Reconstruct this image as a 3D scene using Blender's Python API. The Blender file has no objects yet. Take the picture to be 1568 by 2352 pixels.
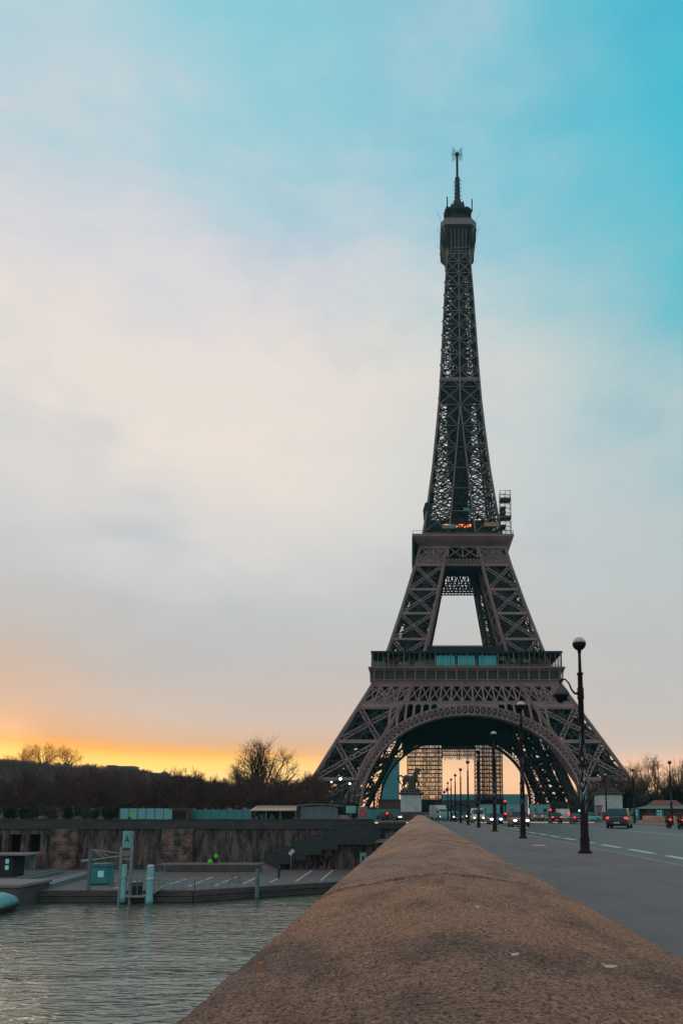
import bpy, math, random
from mathutils import Vector, Matrix, noise
R = math.radians
random.seed(7)
C = bpy.context.scene.collection

# ------------------------------------------------------------------ camera
PITCH = math.atan(.123)
cam_d = bpy.data.cameras.new('camera'); cam = bpy.data.objects.new('camera', cam_d); C.objects.link(cam)
cam.location = (0, 0, 1.35)
cam.rotation_euler = (R(90) + PITCH, 0, 0)
cam_d.sensor_fit = 'VERTICAL'; cam_d.sensor_height = 36
cam_d.lens = 1600 / 2352 * 36
cam_d.shift_x = -178 / 2352
cam_d.shift_y = 495 / 2352
cam_d.clip_start = .05; cam_d.clip_end = 9000
bpy.context.scene.camera = cam
sc = bpy.context.scene
sc.view_settings.view_transform = 'Standard'; sc.view_settings.look = 'None'
sc.view_settings.exposure = 0; sc.view_settings.gamma = 1

def lin(r, g, b):
    f = lambda c: (c / 255 / 12.92) if c <= 10 else ((c / 255 + .055) / 1.055) ** 2.4
    return (f(r), f(g), f(b), 1)

# ------------------------------------------------------------------ world
SUN_AZ, SUN_EL = R(-31), R(4.9)
w = bpy.data.worlds.new('World'); sc.world = w; w.use_nodes = True
nt = w.node_tree; N = nt.nodes; L = nt.links; N.clear()
def nd(t, **k):
    n = N.new(t)
    for a, b in k.items(): setattr(n, a, b)
    return n
out = nd('ShaderNodeOutputWorld'); bg = nd('ShaderNodeBackground'); L.new(bg.outputs[0], out.inputs[0])
tc = nd('ShaderNodeTexCoord'); sep = nd('ShaderNodeSeparateXYZ'); L.new(tc.outputs['Generated'], sep.inputs[0])
def mth(op, a, b=None, c=None, clamp=False):
    n = nd('ShaderNodeMath', operation=op); n.use_clamp = clamp
    for i, q in enumerate((a, b, c)):
        if q is None: continue
        if isinstance(q, (int, float)): n.inputs[i].default_value = q
        else: L.new(q, n.inputs[i])
    return n.outputs[0]
def noisew(scale, sx, sy, sz, detail=4, rough=.5, rot=0, off=0):
    mp = nd('ShaderNodeMapping'); mp.inputs['Scale'].default_value = (sx, sy, sz); mp.inputs['Rotation'].default_value = (0, rot, 0)
    mp.inputs['Location'].default_value = (off, off * .7, off * .3)
    L.new(tc.outputs['Generated'], mp.inputs[0]); n = nd('ShaderNodeTexNoise')
    n.inputs['Scale'].default_value = scale; n.inputs['Detail'].default_value = detail; n.inputs['Roughness'].default_value = rough
    L.new(mp.outputs[0], n.inputs['Vector']); return n.outputs['Fac']
n1 = noisew(2.2, 1, 1, 2.0, 5, .55, R(25), 3.1)
n2 = noisew(5.0, .6, .6, 3.5, 6, .6, R(12), 1.7)
z0 = sep.outputs['Z']
damp = mth('MULTIPLY', mth('SUBTRACT', z0, .1), 3.0, clamp=True)
dz = mth('MULTIPLY', mth('MULTIPLY', mth('SUBTRACT', n1, .5), .50), damp)
dz2 = mth('MULTIPLY', mth('MULTIPLY', mth('SUBTRACT', n2, .5), .16), damp)
zz = mth('ADD', mth('ADD', z0, dz), dz2)
def ramp(stops, fac):
    n = nd('ShaderNodeValToRGB'); e = n.color_ramp.elements
    while len(e) < len(stops): e.new(.5)
    for i, (p, c) in enumerate(stops): e[i].position = p; e[i].color = lin(*c)
    n.color_ramp.interpolation = 'EASE' if False else 'LINEAR'
    L.new(fac, n.inputs[0]); return n.outputs[0]
# orange lifts slightly toward the hidden sun
warm = nd('ShaderNodeMapRange', interpolation_type='SMOOTHSTEP'); L.new(sep.outputs['X'], warm.inputs[0]); warm.inputs[1].default_value = -.30; warm.inputs[2].default_value = -.62
zl = mth('SUBTRACT', zz, mth('MULTIPLY', warm.outputs[0], .012))
ra = ramp([(0, (250, 170, 140)), (.028, (255, 184, 122)), (.05, (255, 212, 128)), (.070, (255, 204, 100)), (.082, (255, 182, 92)), (.098, (236, 190, 152)), (.13, (224, 198, 182)),
           (.20, (208, 198, 194)), (.27, (206, 205, 206)), (.37, (226, 221, 218)), (.48, (243, 231, 221)), (.58, (240, 229, 222)),
           (.66, (224, 222, 225)), (.72, (205, 216, 224)), (.79, (174, 213, 223)), (.9, (136, 208, 221))], zl)
rb = ramp([(0, (250, 184, 152)), (.045, (255, 200, 156)), (.068, (246, 198, 164)), (.09, (222, 200, 186)), (.15, (208, 202, 198)), (.25, (206, 206, 204)), (.34, (198, 206, 207)),
           (.44, (176, 204, 210)), (.54, (138, 197, 208)), (.64, (92, 194, 211)), (.76, (58, 192, 214)), (.9, (34, 182, 208))], zz)
hx = mth('ADD', sep.outputs['X'], mth('MULTIPLY', mth('SUBTRACT', n1, .5), .30))
hx = mth('ADD', hx, mth('MULTIPLY', mth('SUBTRACT', .16, z0, clamp=True), 1.5))
mr = nd('ShaderNodeMapRange', interpolation_type='SMOOTHSTEP'); L.new(hx, mr.inputs[0])
mr.inputs[1].default_value = -.22; mr.inputs[2].default_value = .42
mx = nd('ShaderNodeMix', data_type='RGBA'); L.new(mr.outputs[0], mx.inputs[0]); L.new(ra, mx.inputs[6]); L.new(rb, mx.inputs[7])
pz = nd('ShaderNodeMapRange', interpolation_type='SMOOTHSTEP'); L.new(z0, pz.inputs[0]); pz.inputs[1].default_value = .34; pz.inputs[2].default_value = .12
wl = mth('MULTIPLY', mth('MULTIPLY', warm.outputs[0], pz.outputs[0]), .75)
mw = nd('ShaderNodeMix', data_type='RGBA', blend_type='MULTIPLY'); L.new(wl, mw.inputs[0]); L.new(mx.outputs[2], mw.inputs[6]); mw.inputs[7].default_value = (1.12, .80, .55, 1)
n3 = noisew(3.4, 1, 1, 1.6, 7, .62, R(-20), 7.7); n4 = noisew(9, .8, .8, 1.8, 6, .6, R(30), 2.2)
mt = nd('ShaderNodeMapRange', interpolation_type='SMOOTHSTEP'); L.new(mth('ADD', mth('MULTIPLY', n3, .7), mth('MULTIPLY', n4, .3)), mt.inputs[0]); mt.inputs[1].default_value = .48; mt.inputs[2].default_value = .66
mm = nd('ShaderNodeMix', data_type='RGBA', blend_type='MULTIPLY'); L.new(mth('MULTIPLY', mth('MULTIPLY', mt.outputs[0], damp), 1.0), mm.inputs[0]); L.new(mw.outputs[2], mm.inputs[6]); mm.inputs[7].default_value = (.86, .92, .97, 1)
hb = nd('ShaderNodeMapRange', interpolation_type='SMOOTHSTEP'); L.new(z0, hb.inputs[0]); hb.inputs[1].default_value = .10; hb.inputs[2].default_value = .06
lb = nd('ShaderNodeMapRange', interpolation_type='SMOOTHSTEP'); L.new(sep.outputs['X'], lb.inputs[0]); lb.inputs[1].default_value = .25; lb.inputs[2].default_value = -.5; lb.inputs[3].default_value = .12; lb.inputs[4].default_value = .36
hs = nd('ShaderNodeVectorMath', operation='SCALE'); L.new(mm.outputs[2], hs.inputs[0]); L.new(mth('ADD', mth('MULTIPLY', hb.outputs[0], lb.outputs[0]), 1.0), hs.inputs['Scale'])
# a real Nishita sky contributes a little to the whole
sky = nd('ShaderNodeTexSky', sky_type='NISHITA'); sky.sun_disc = False; sky.sun_elevation = SUN_EL; sky.sun_rotation = SUN_AZ
skm = nd('ShaderNodeVectorMath', operation='SCALE'); L.new(sky.outputs[0], skm.inputs[0]); skm.inputs['Scale'].default_value = .06
mix2 = nd('ShaderNodeMix', data_type='RGBA'); mix2.inputs[0].default_value = .04; L.new(hs.outputs[0], mix2.inputs[6]); L.new(skm.outputs[0], mix2.inputs[7])
# glow round the hidden sun
sd = Vector((math.sin(SUN_AZ) * math.cos(SUN_EL), math.cos(SUN_AZ) * math.cos(SUN_EL), math.sin(SUN_EL)))
dp = nd('ShaderNodeVectorMath', operation='DOT_PRODUCT'); L.new(tc.outputs['Generated'], dp.inputs[0]); dp.inputs[1].default_value = sd
g1 = mth('MULTIPLY', mth('POWER', mth('MAXIMUM', dp.outputs['Value'], 0), 1500.0), .25)
g2 = mth('MULTIPLY', mth('POWER', mth('MAXIMUM', dp.outputs['Value'], 0), 60.0), .0)
gc = nd('ShaderNodeMix', data_type='RGBA', blend_type='ADD'); gc.inputs[0].default_value = 1
gs = nd('ShaderNodeVectorMath', operation='SCALE'); gs.inputs[0].default_value = (1.0, .62, .28); L.new(mth('ADD', g1, g2), gs.inputs['Scale'])
L.new(mix2.outputs[2], gc.inputs[6]); L.new(gs.outputs[0], gc.inputs[7])
by = nd('ShaderNodeMapRange', interpolation_type='SMOOTHSTEP'); L.new(sep.outputs['Y'], by.inputs[0]); by.inputs[1].default_value = .25; by.inputs[2].default_value = -.3
bk = nd('ShaderNodeMix', data_type='RGBA'); L.new(by.outputs[0], bk.inputs[0]); L.new(gc.outputs[2], bk.inputs[6]); bk.inputs[7].default_value = (.66, .60, .61, 1)
L.new(bk.outputs[2], bg.inputs[0]); bg.inputs[1].default_value = 1.0

sun_d = bpy.data.lights.new('sun', 'SUN'); sun_d.energy = .14; sun_d.angle = R(10); sun_d.color = (1, .72, .45)
sun = bpy.data.objects.new('sun', sun_d); C.objects.link(sun)
sun.rotation_euler = (-sd).to_track_quat('-Z', 'Y').to_euler()

# ------------------------------------------------------------------ helpers
def tag(o, label=None, cat=None, group=None, kind=None):
    if label: o['label'] = label
    if cat: o['category'] = cat
    if group: o['group'] = group
    if kind: o['kind'] = kind
    return o
def thing(name, label, cat, loc=(0, 0, 0), rz=0, group=None):
    o = bpy.data.objects.new(name, None); C.objects.link(o); o.location = loc; o.rotation_euler = (0, 0, rz)
    o.empty_display_size = .3
    return tag(o, label, cat, group)
def kids(o): return [c for c in bpy.data.objects if c.parent == o]
KIDS = {}
def dup(o, loc=None, rz=None, label=None, scale=None, parent=None, group=None):
    c = o.copy(); C.objects.link(c)
    if parent is not None: c.parent = parent
    if loc is not None: c.location = loc
    if rz is not None: c.rotation_euler = (0, 0, rz)
    if scale is not None: c.scale = (scale,) * 3 if isinstance(scale, (int, float)) else scale
    if label: c['label'] = label
    if group: c['group'] = group
    for k in kids(o): dup(k, parent=c)
    return c
def GP(u, v, z):            # point of the plane at height z seen at photo position (u, v)
    m = (1671 - v) / 1600; t = math.tan(PITCH + math.atan(m)); Y = (z - 1.35) / t
    return ((u - 962) / 1600 * (Y * math.cos(PITCH) + (z - 1.35) * math.sin(PITCH)), Y)
def FP(u, v, Y):            # point of the plane at distance Y
    m = (1671 - v) / 1600; Z = Y * math.tan(PITCH + math.atan(m))
    return ((u - 962) / 1600 * (Y * math.cos(PITCH) + Z * math.sin(PITCH)), Z + 1.35)

class MB:
    def __init__(s): s.v = []; s.f = []
    def quad(s, a, b, c, d):
        n = len(s.v); s.v += [tuple(a), tuple(b), tuple(c), tuple(d)]; s.f.append((n, n + 1, n + 2, n + 3))
    def poly(s, pts):
        n = len(s.v); s.v += [tuple(p) for p in pts]; s.f.append(tuple(range(n, n + len(pts))))
    def box(s, x0, x1, y0, y1, z0, z1):
        n = len(s.v)
        s.v += [(x, y, z) for z in (z0, z1) for y in (y0, y1) for x in (x0, x1)]
        for q in ((0, 2, 3, 1), (4, 5, 7, 6), (0, 1, 5, 4), (2, 6, 7, 3), (0, 4, 6, 2), (1, 3, 7, 5)): s.f.append(tuple(n + i for i in q))
        return s
    def rbox(s, x0, x1, y0, y1, z0, z1, r=.05):   # box with chamfered vertical edges and top
        r = min(r, (x1 - x0) / 3, (y1 - y0) / 3, (z1 - z0) / 3)
        def ring(i, z): return [(x0 + r + i, y0 + i, z), (x1 - r - i, y0 + i, z), (x1 - i, y0 + r + i, z), (x1 - i, y1 - r - i, z), (x1 - r - i, y1 - i, z), (x0 + r + i, y1 - i, z), (x0 + i, y1 - r - i, z), (x0 + i, y0 + r + i, z)]
        s.loft([ring(r * .7, z0), ring(0, z0 + r), ring(0, z1 - r), ring(r * .7, z1)]); return s
    def bar(s, a, b, w, h=None, up=(0, 0, 1)):
        a = Vector(a); b = Vector(b); d = b - a
        if d.length < 1e-6: return s
        h = h or w; up = Vector(up); d.normalize()
        x = d.cross(up)
        if x.length < 1e-3: x = d.cross(Vector((0, 1, 0)))
        x.normalize(); y = x.cross(d); x *= w / 2; y *= h / 2
        n = len(s.v)
        s.v += [tuple(p + i * x + j * y) for p in (a, b) for (i, j) in ((-1, -1), (1, -1), (1, 1), (-1, 1))]
        s.f += [(n, n + 3, n + 2, n + 1), (n + 4, n + 5, n + 6, n + 7)] + [(n + i, n + (i + 1) % 4, n + 4 + (i + 1) % 4, n + 4 + i) for i in range(4)]
        return s
    def lbar(s, a, b, w, t, k=4, up=(0, 1, 0)):   # latticed beam in the plane facing 'up'
        a = Vector(a); b = Vector(b); d = (b - a); x = d.cross(Vector(up))
        if x.length < 1e-3: return s.bar(a, b, w)
        x.normalize(); x *= w / 2
        s.bar(a + x, b + x, t, t, up); s.bar(a - x, b - x, t, t, up)
        for i in range(k):
            p = a + d * (i / k); q = a + d * ((i + 1) / k); g = 1 if i % 2 else -1
            s.bar(p + x * g, q - x * g, t * .7, t * .7, up)
        return s
    def tube(s, pts, rad, n=6, cap=True):
        pts = [Vector(p) for p in pts]
        if isinstance(rad, (int, float)): rad = [rad] * len(pts)
        base = len(s.v); prev = None
        for i, p in enumerate(pts):
            d = (pts[min(i + 1, len(pts) - 1)] - pts[max(i - 1, 0)])
            if d.length < 1e-9: d = Vector((0, 0, 1))
            d.normalize()
            if prev is None: x = d.orthogonal().normalized()
            else:
                x = prev - d * prev.dot(d)
                x = x.normalized() if x.length > 1e-6 else d.orthogonal().normalized()
            prev = x; y = d.cross(x)
            for k in range(n):
                a = 2 * math.pi * k / n; s.v.append(tuple(p + (x * math.cos(a) + y * math.sin(a)) * rad[i]))
        for i in range(len(pts) - 1):
            for k in range(n):
                s.f.append((base + i * n + k, base + i * n + (k + 1) % n, base + (i + 1) * n + (k + 1) % n, base + (i + 1) * n + k))
        if cap:
            s.f.append(tuple(base + k for k in reversed(range(n)))); m = base + (len(pts) - 1) * n
            s.f.append(tuple(m + k for k in range(n)))
        return s
    def loft(s, rings, cap=True):
        base = len(s.v); n = len(rings[0])
        for r in rings: s.v += [tuple(p) for p in r]
        for i in range(len(rings) - 1):
            for k in range(n): s.f.append((base + i * n + k, base + i * n + (k + 1) % n, base + (i + 1) * n + (k + 1) % n, base + (i + 1) * n + k))
        if cap:
            s.f.append(tuple(base + k for k in reversed(range(n)))); m = base + (len(rings) - 1) * n
            s.f.append(tuple(m + k for k in range(n)))
        return s
    def lathe(s, prof, cx=0, cy=0, n=20):
        return s.loft([[(cx + r * math.cos(2 * math.pi * k / n), cy + r * math.sin(2 * math.pi * k / n), z) for k in range(n)] for r, z in prof])
    def ball(s, c, r, n=12, m=8, sc3=(1, 1, 1)):
        rings = [[(c[0] + r * sc3[0] * math.sin(math.pi * (i + .02) / (m + .04)) * math.cos(2 * math.pi * k / n), c[1] + r * sc3[1] * math.sin(math.pi * (i + .02) / (m + .04)) * math.sin(2 * math.pi * k / n),
                   c[2] - r * sc3[2] * math.cos(math.pi * (i + .02) / (m + .04))) for k in range(n)] for i in range(m + 1)]
        return s.loft(rings)
    def build(s, name, mat, parent=None, smooth=False, remesh=0):
        me = bpy.data.meshes.new(name); me.from_pydata(s.v, [], s.f); me.materials.append(mat)
        if smooth:
            for p in me.polygons: p.use_smooth = True
        me.update(); o = bpy.data.objects.new(name, me); C.objects.link(o)
        if parent: o.parent = parent
        if remesh:
            m = o.modifiers.new('join', 'REMESH'); m.mode = 'VOXEL'; m.voxel_size = remesh; m.use_smooth_shade = True
        return o

# ------------------------------------------------------------------ materials
def pm(name, c1, c2=None, rough=.8, scale=2.0, bump=0, bscale=None, metal=0, detail=5, stretch=(1, 1, 1), emit=None, estr=0, spec=.5, trans=0, coord='Object'):
    m = bpy.data.materials.new(name); m.use_nodes = True; t = m.node_tree; n = t.nodes; l = t.links
    b = n['Principled BSDF']; b.inputs['Roughness'].default_value = rough; b.inputs['Metallic'].default_value = metal
    b.inputs['Specular IOR Level'].default_value = spec
    b.inputs['Base Color'].default_value = (*c1, 1)
    tcn = n.new('ShaderNodeTexCoord'); mp = n.new('ShaderNodeMapping'); mp.inputs['Scale'].default_value = stretch; l.new(tcn.outputs[coord], mp.inputs[0])
    if c2:
        nz = n.new('ShaderNodeTexNoise'); nz.inputs['Scale'].default_value = scale; nz.inputs['Detail'].default_value = detail; nz.inputs['Roughness'].default_value = .65
        l.new(mp.outputs[0], nz.inputs['Vector']); cr = n.new('ShaderNodeValToRGB')
        cr.color_ramp.elements[0].position = .35; cr.color_ramp.elements[1].position = .65
        cr.color_ramp.elements[0].color = (*c1, 1); cr.color_ramp.elements[1].color = (*c2, 1)
        l.new(nz.outputs['Fac'], cr.inputs[0]); l.new(cr.outputs[0], b.inputs['Base Color'])
    if bump:
        nb = n.new('ShaderNodeTexNoise'); nb.inputs['Scale'].default_value = bscale or scale * 4; nb.inputs['Detail'].default_value = 6; l.new(mp.outputs[0], nb.inputs['Vector'])
        bp = n.new('ShaderNodeBump'); bp.inputs['Strength'].default_value = bump; bp.inputs['Distance'].default_value = .05; l.new(nb.outputs['Fac'], bp.inputs['Height']); l.new(bp.outputs[0], b.inputs['Normal'])
    if emit: b.inputs['Emission Color'].default_value = (*emit, 1); b.inputs['Emission Strength'].default_value = estr
    if trans: b.inputs['Transmission Weight'].default_value = trans
    return m
M = {}
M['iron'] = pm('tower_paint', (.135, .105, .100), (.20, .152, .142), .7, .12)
M['iron_in'] = pm('shaded_inner_ironwork', (.006, .020, .024), (.012, .028, .032), .85, .1)  # interior shade put into a teal-black version of the tower paint
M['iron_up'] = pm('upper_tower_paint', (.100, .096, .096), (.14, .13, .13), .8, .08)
M['iron_back'] = pm('shaded_tower_paint', (.03, .032, .035), (.05, .046, .046), .8, .1)  # darker copy of the tower paint, shade on rear and recessed parts painted in
M['asphalt'] = pm('asphalt', (.036, .056, .055), (.046, .068, .066), .85, .6, .3, 60)
M['pave'] = pm('pavement_asphalt', (.120, .102, .104), (.15, .128, .130), .85, .35, .3, 45)
M['kerb'] = pm('kerb_granite', (.16, .14, .14), (.22, .19, .19), .8, 3)
M['white'] = pm('road_paint', (.42, .42, .42), (.6, .6, .6), .7, 5)
M['pole'] = pm('lamp_iron', (.014, .008, .010), (.02, .012, .013), .7, 3, .1, 30, spec=.15)
M['glass_dark'] = pm('dark_glass', (.01, .02, .024), None, .12)
M['globe'] = pm('globe_glass', (.42, .42, .42), (.5, .46, .44), .25, 3)
M['stone'] = pm('pedestal_stone', (.30, .42, .41), (.42, .54, .52), .9, .8, .3, 8)
M['stone_d'] = pm('dark_stone', (.05, .055, .055), (.09, .09, .085), .9, .8, .3, 8)
M['bronze'] = pm('statue_stone', (.035, .036, .034), (.06, .06, .055), .8, 2, .5, 10)
M['bark'] = pm('bark', (.042, .024, .020), (.075, .043, .034), .9, 2)
M['bark_t'] = pm('bark_olive', (.06, .045, .03), (.09, .068, .04), .9, 2)
M['glow_leaf'] = pm('backlit_twigs', (.95, .38, .03), (1, .52, .06), .8, 1)  # glow of the sun behind the crowns put into the base colour
M['leaf'] = pm('evergreen_leaf', (.016, .024, .020), (.034, .046, .036), .8, .6)
M['teal'] = pm('teal_paint', (.02, .20, .21), (.03, .25, .26), .6, 1)
M['teal_l'] = pm('pale_teal_paint', (.10, .35, .37), (.14, .42, .43), .6, 1)
M['teal_g'] = pm('teal_grey_paint', (.06, .13, .14), (.08, .16, .17), .7, 1)
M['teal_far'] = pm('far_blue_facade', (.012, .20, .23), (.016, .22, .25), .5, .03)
M['grey'] = pm('grey_render', (.11, .15, .155), (.14, .18, .185), .8, 1)
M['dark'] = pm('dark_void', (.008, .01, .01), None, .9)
M['brownwall'] = pm('brown_wall', (.06, .045, .042), (.08, .06, .055), .9, .5)
M['roofred'] = pm('red_roof_tile', (.16, .06, .05), (.2, .08, .06), .8, 2)
M['cream'] = pm('cream_awning', (.42, .32, .24), None, .8)
M['metal'] = pm('galvanised_steel', (.16, .22, .23), (.22, .28, .29), .5, 2, metal=.3)
M['tyre'] = pm('tyre_rubber', (.01, .01, .011), None, .85)
M['rim'] = pm('alloy_rim', (.25, .26, .27), None, .35, metal=.8)
M['skin'] = pm('skin', (.35, .22, .16), None, .6)
M['neon'] = pm('neon_jacket', (.10, .70, .03), None, .8, emit=None)
M['cloth'] = pm('dark_clothing', (.02, .022, .026), None, .9)
M['redcloth'] = pm('red_clothing', (.35, .02, .02), None, .9)
M['net'] = pm('dark_netting', (.004, .016, .019), (.009, .022, .026), .9, 1)
M['scaf'] = pm('scaffold_steel', (.02, .022, .022), (.03, .032, .03), .6, 1)
def em(name, c, s): return pm(name, (c[0] * .3, c[1] * .3, c[2] * .3), None, .4, emit=c, estr=s)
M['head'] = em('headlight_on', (1, .93, .85), 9)
M['head_w'] = em('headlight_warm', (1, .6, .3), 7)
M['tail'] = em('tail_light_on', (1, .03, .03), 3)
M['sigred'] = em('red_signal', (1, .02, .03), 4)
M['siggreen'] = em('green_signal', (.2, 1, .75), 3)
M['orange'] = em('orange_lamp', (1, .22, .06), 2.2)
M['lampw'] = em('white_lamp', (.95, 1, .95), 8)
M['litwin'] = em('lit_window', (.35, .9, .95), .22)

def groundmat(name, c1, c2, stain, rough, crack=.0):
    m = bpy.data.materials.new(name); m.use_nodes = True; t = m.node_tree; n = t.nodes; l = t.links; b = n['Principled BSDF']; b.inputs['Roughness'].default_value = rough; b.inputs['Specular IOR Level'].default_value = .35
    tcn = n.new('ShaderNodeTexCoord')
    def nz(sc_, d, st=(1, 1, 1), r=.6):
        mp = n.new('ShaderNodeMapping'); mp.inputs['Scale'].default_value = st; l.new(tcn.outputs['Object'], mp.inputs[0]); q = n.new('ShaderNodeTexNoise'); q.inputs['Scale'].default_value = sc_; q.inputs['Detail'].default_value = d; q.inputs['Roughness'].default_value = r; l.new(mp.outputs[0], q.inputs['Vector']); return q.outputs['Fac']
    def rmp(f, p0, p1, a, c):
        q = n.new('ShaderNodeValToRGB'); e = q.color_ramp.elements; e[0].position = p0; e[1].position = p1; e[0].color = (*a, 1); e[1].color = (*c, 1); l.new(f, q.inputs[0]); return q.outputs[0]
    def mul(a, c):
        q = n.new('ShaderNodeMix'); q.data_type = 'RGBA'; q.blend_type = 'MULTIPLY'; q.inputs[0].default_value = 1; l.new(a, q.inputs[6]); l.new(c, q.inputs[7]); return q.outputs[2]
    g = nz(120, 3, (1, 1, 1), .7)
    col = mul(mul(rmp(nz(.5, 6), .35, .65, c1, c2), rmp(g, .35, .65, (.72,) * 3, (1.25,) * 3)), rmp(nz(.35, 5, (1.6, .35, 1), .7), .30, .5, (stain,) * 3, (1, 1, 1)))
    if crack:
        v = n.new('ShaderNodeTexVoronoi'); v.feature = 'DISTANCE_TO_EDGE'; v.inputs['Scale'].default_value = .32; v.inputs['Randomness'].default_value = 1
        mp = n.new('ShaderNodeMapping'); mp.inputs['Scale'].default_value = (1, .5, 1); l.new(tcn.outputs['Object'], mp.inputs[0])
        ad = n.new('ShaderNodeMix'); ad.data_type = 'VECTOR'; ad.inputs[0].default_value = .16; l.new(mp.outputs[0], ad.inputs[4]); q = n.new('ShaderNodeTexNoise'); q.inputs['Scale'].default_value = 1.5; q.inputs['Detail'].default_value = 6; l.new(tcn.outputs['Object'], q.inputs['Vector']); l.new(q.outputs['Color'], ad.inputs[5]); l.new(ad.outputs[1], v.inputs['Vector'])
        col = mul(col, rmp(v.outputs['Distance'], .004, .012, (crack,) * 3, (1, 1, 1)))
    l.new(col, b.inputs['Base Color']); bp = n.new('ShaderNodeBump'); bp.inputs['Strength'].default_value = .5; bp.inputs['Distance'].default_value = .008; l.new(g, bp.inputs['Height']); l.new(bp.outputs[0], b.inputs['Normal'])
    return m
M['pave'] = groundmat('worn_pavement_asphalt', (.142, .120, .120), (.175, .150, .148), .80, .85, .88)
M['asphalt'] = groundmat('worn_road_asphalt', (.038, .056, .056), (.050, .068, .067), .75, .5, .9)
def brickmat(name, c1, c2, mort, sw, sh, streak=0, rough=.9):
    m = bpy.data.materials.new(name); m.use_nodes = True; t = m.node_tree; n = t.nodes; l = t.links; b = n['Principled BSDF']; b.inputs['Roughness'].default_value = rough
    tcn = n.new('ShaderNodeTexCoord'); sp = n.new('ShaderNodeSeparateXYZ'); cb = n.new('ShaderNodeCombineXYZ'); l.new(tcn.outputs['Object'], sp.inputs[0])
    ad = n.new('ShaderNodeMath'); ad.operation = 'ADD'; l.new(sp.outputs[0], ad.inputs[0]); l.new(sp.outputs[1], ad.inputs[1]); l.new(ad.outputs[0], cb.inputs[0]); l.new(sp.outputs[2], cb.inputs[1])
    br = n.new('ShaderNodeTexBrick'); br.inputs['Scale'].default_value = 1; br.inputs['Brick Width'].default_value = sw; br.inputs['Row Height'].default_value = sh; br.inputs['Mortar Size'].default_value = .035
    br.inputs['Color1'].default_value = (*c1, 1); br.inputs['Color2'].default_value = (*c2, 1); br.inputs['Mortar'].default_value = (*mort, 1); l.new(cb.outputs[0], br.inputs['Vector'])
    mp = n.new('ShaderNodeMapping'); mp.inputs['Scale'].default_value = (.5, .5, .14) if streak else (.3, .3, .3); l.new(tcn.outputs['Object'], mp.inputs[0])
    nz = n.new('ShaderNodeTexNoise'); nz.inputs['Scale'].default_value = 2.2; nz.inputs['Detail'].default_value = 8; nz.inputs['Roughness'].default_value = .7; l.new(mp.outputs[0], nz.inputs['Vector'])
    cr = n.new('ShaderNodeValToRGB'); e = cr.color_ramp.elements; e[0].position = .42; e[0].color = (.14, .32, .34, 1); e[1].position = .60; e[1].color = (1.75, 1.45, 1.32, 1)
    l.new(nz.outputs['Fac'], cr.inputs[0]); mxn = n.new('ShaderNodeMix'); mxn.data_type = 'RGBA'; mxn.blend_type = 'MULTIPLY'; mxn.inputs[0].default_value = 1
    l.new(br.outputs['Color'], mxn.inputs[6]); l.new(cr.outputs[0], mxn.inputs[7]); l.new(mxn.outputs[2], b.inputs['Base Color'])
    bp = n.new('ShaderNodeBump'); bp.inputs['Strength'].default_value = .6; bp.inputs['Distance'].default_value = .06; l.new(nz.outputs['Fac'], bp.inputs['Height']); l.new(bp.outputs[0], b.inputs['Normal'])
    return m
M['masonry'] = brickmat('stained_masonry', (.10, .082, .076), (.072, .080, .080), (.055, .058, .058), 1.1, .42, 1)
M['masonry_p'] = brickmat('rusticated_stone', (.14, .105, .092), (.10, .098, .094), (.055, .055, .055), 1.6, .5, 0)

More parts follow.
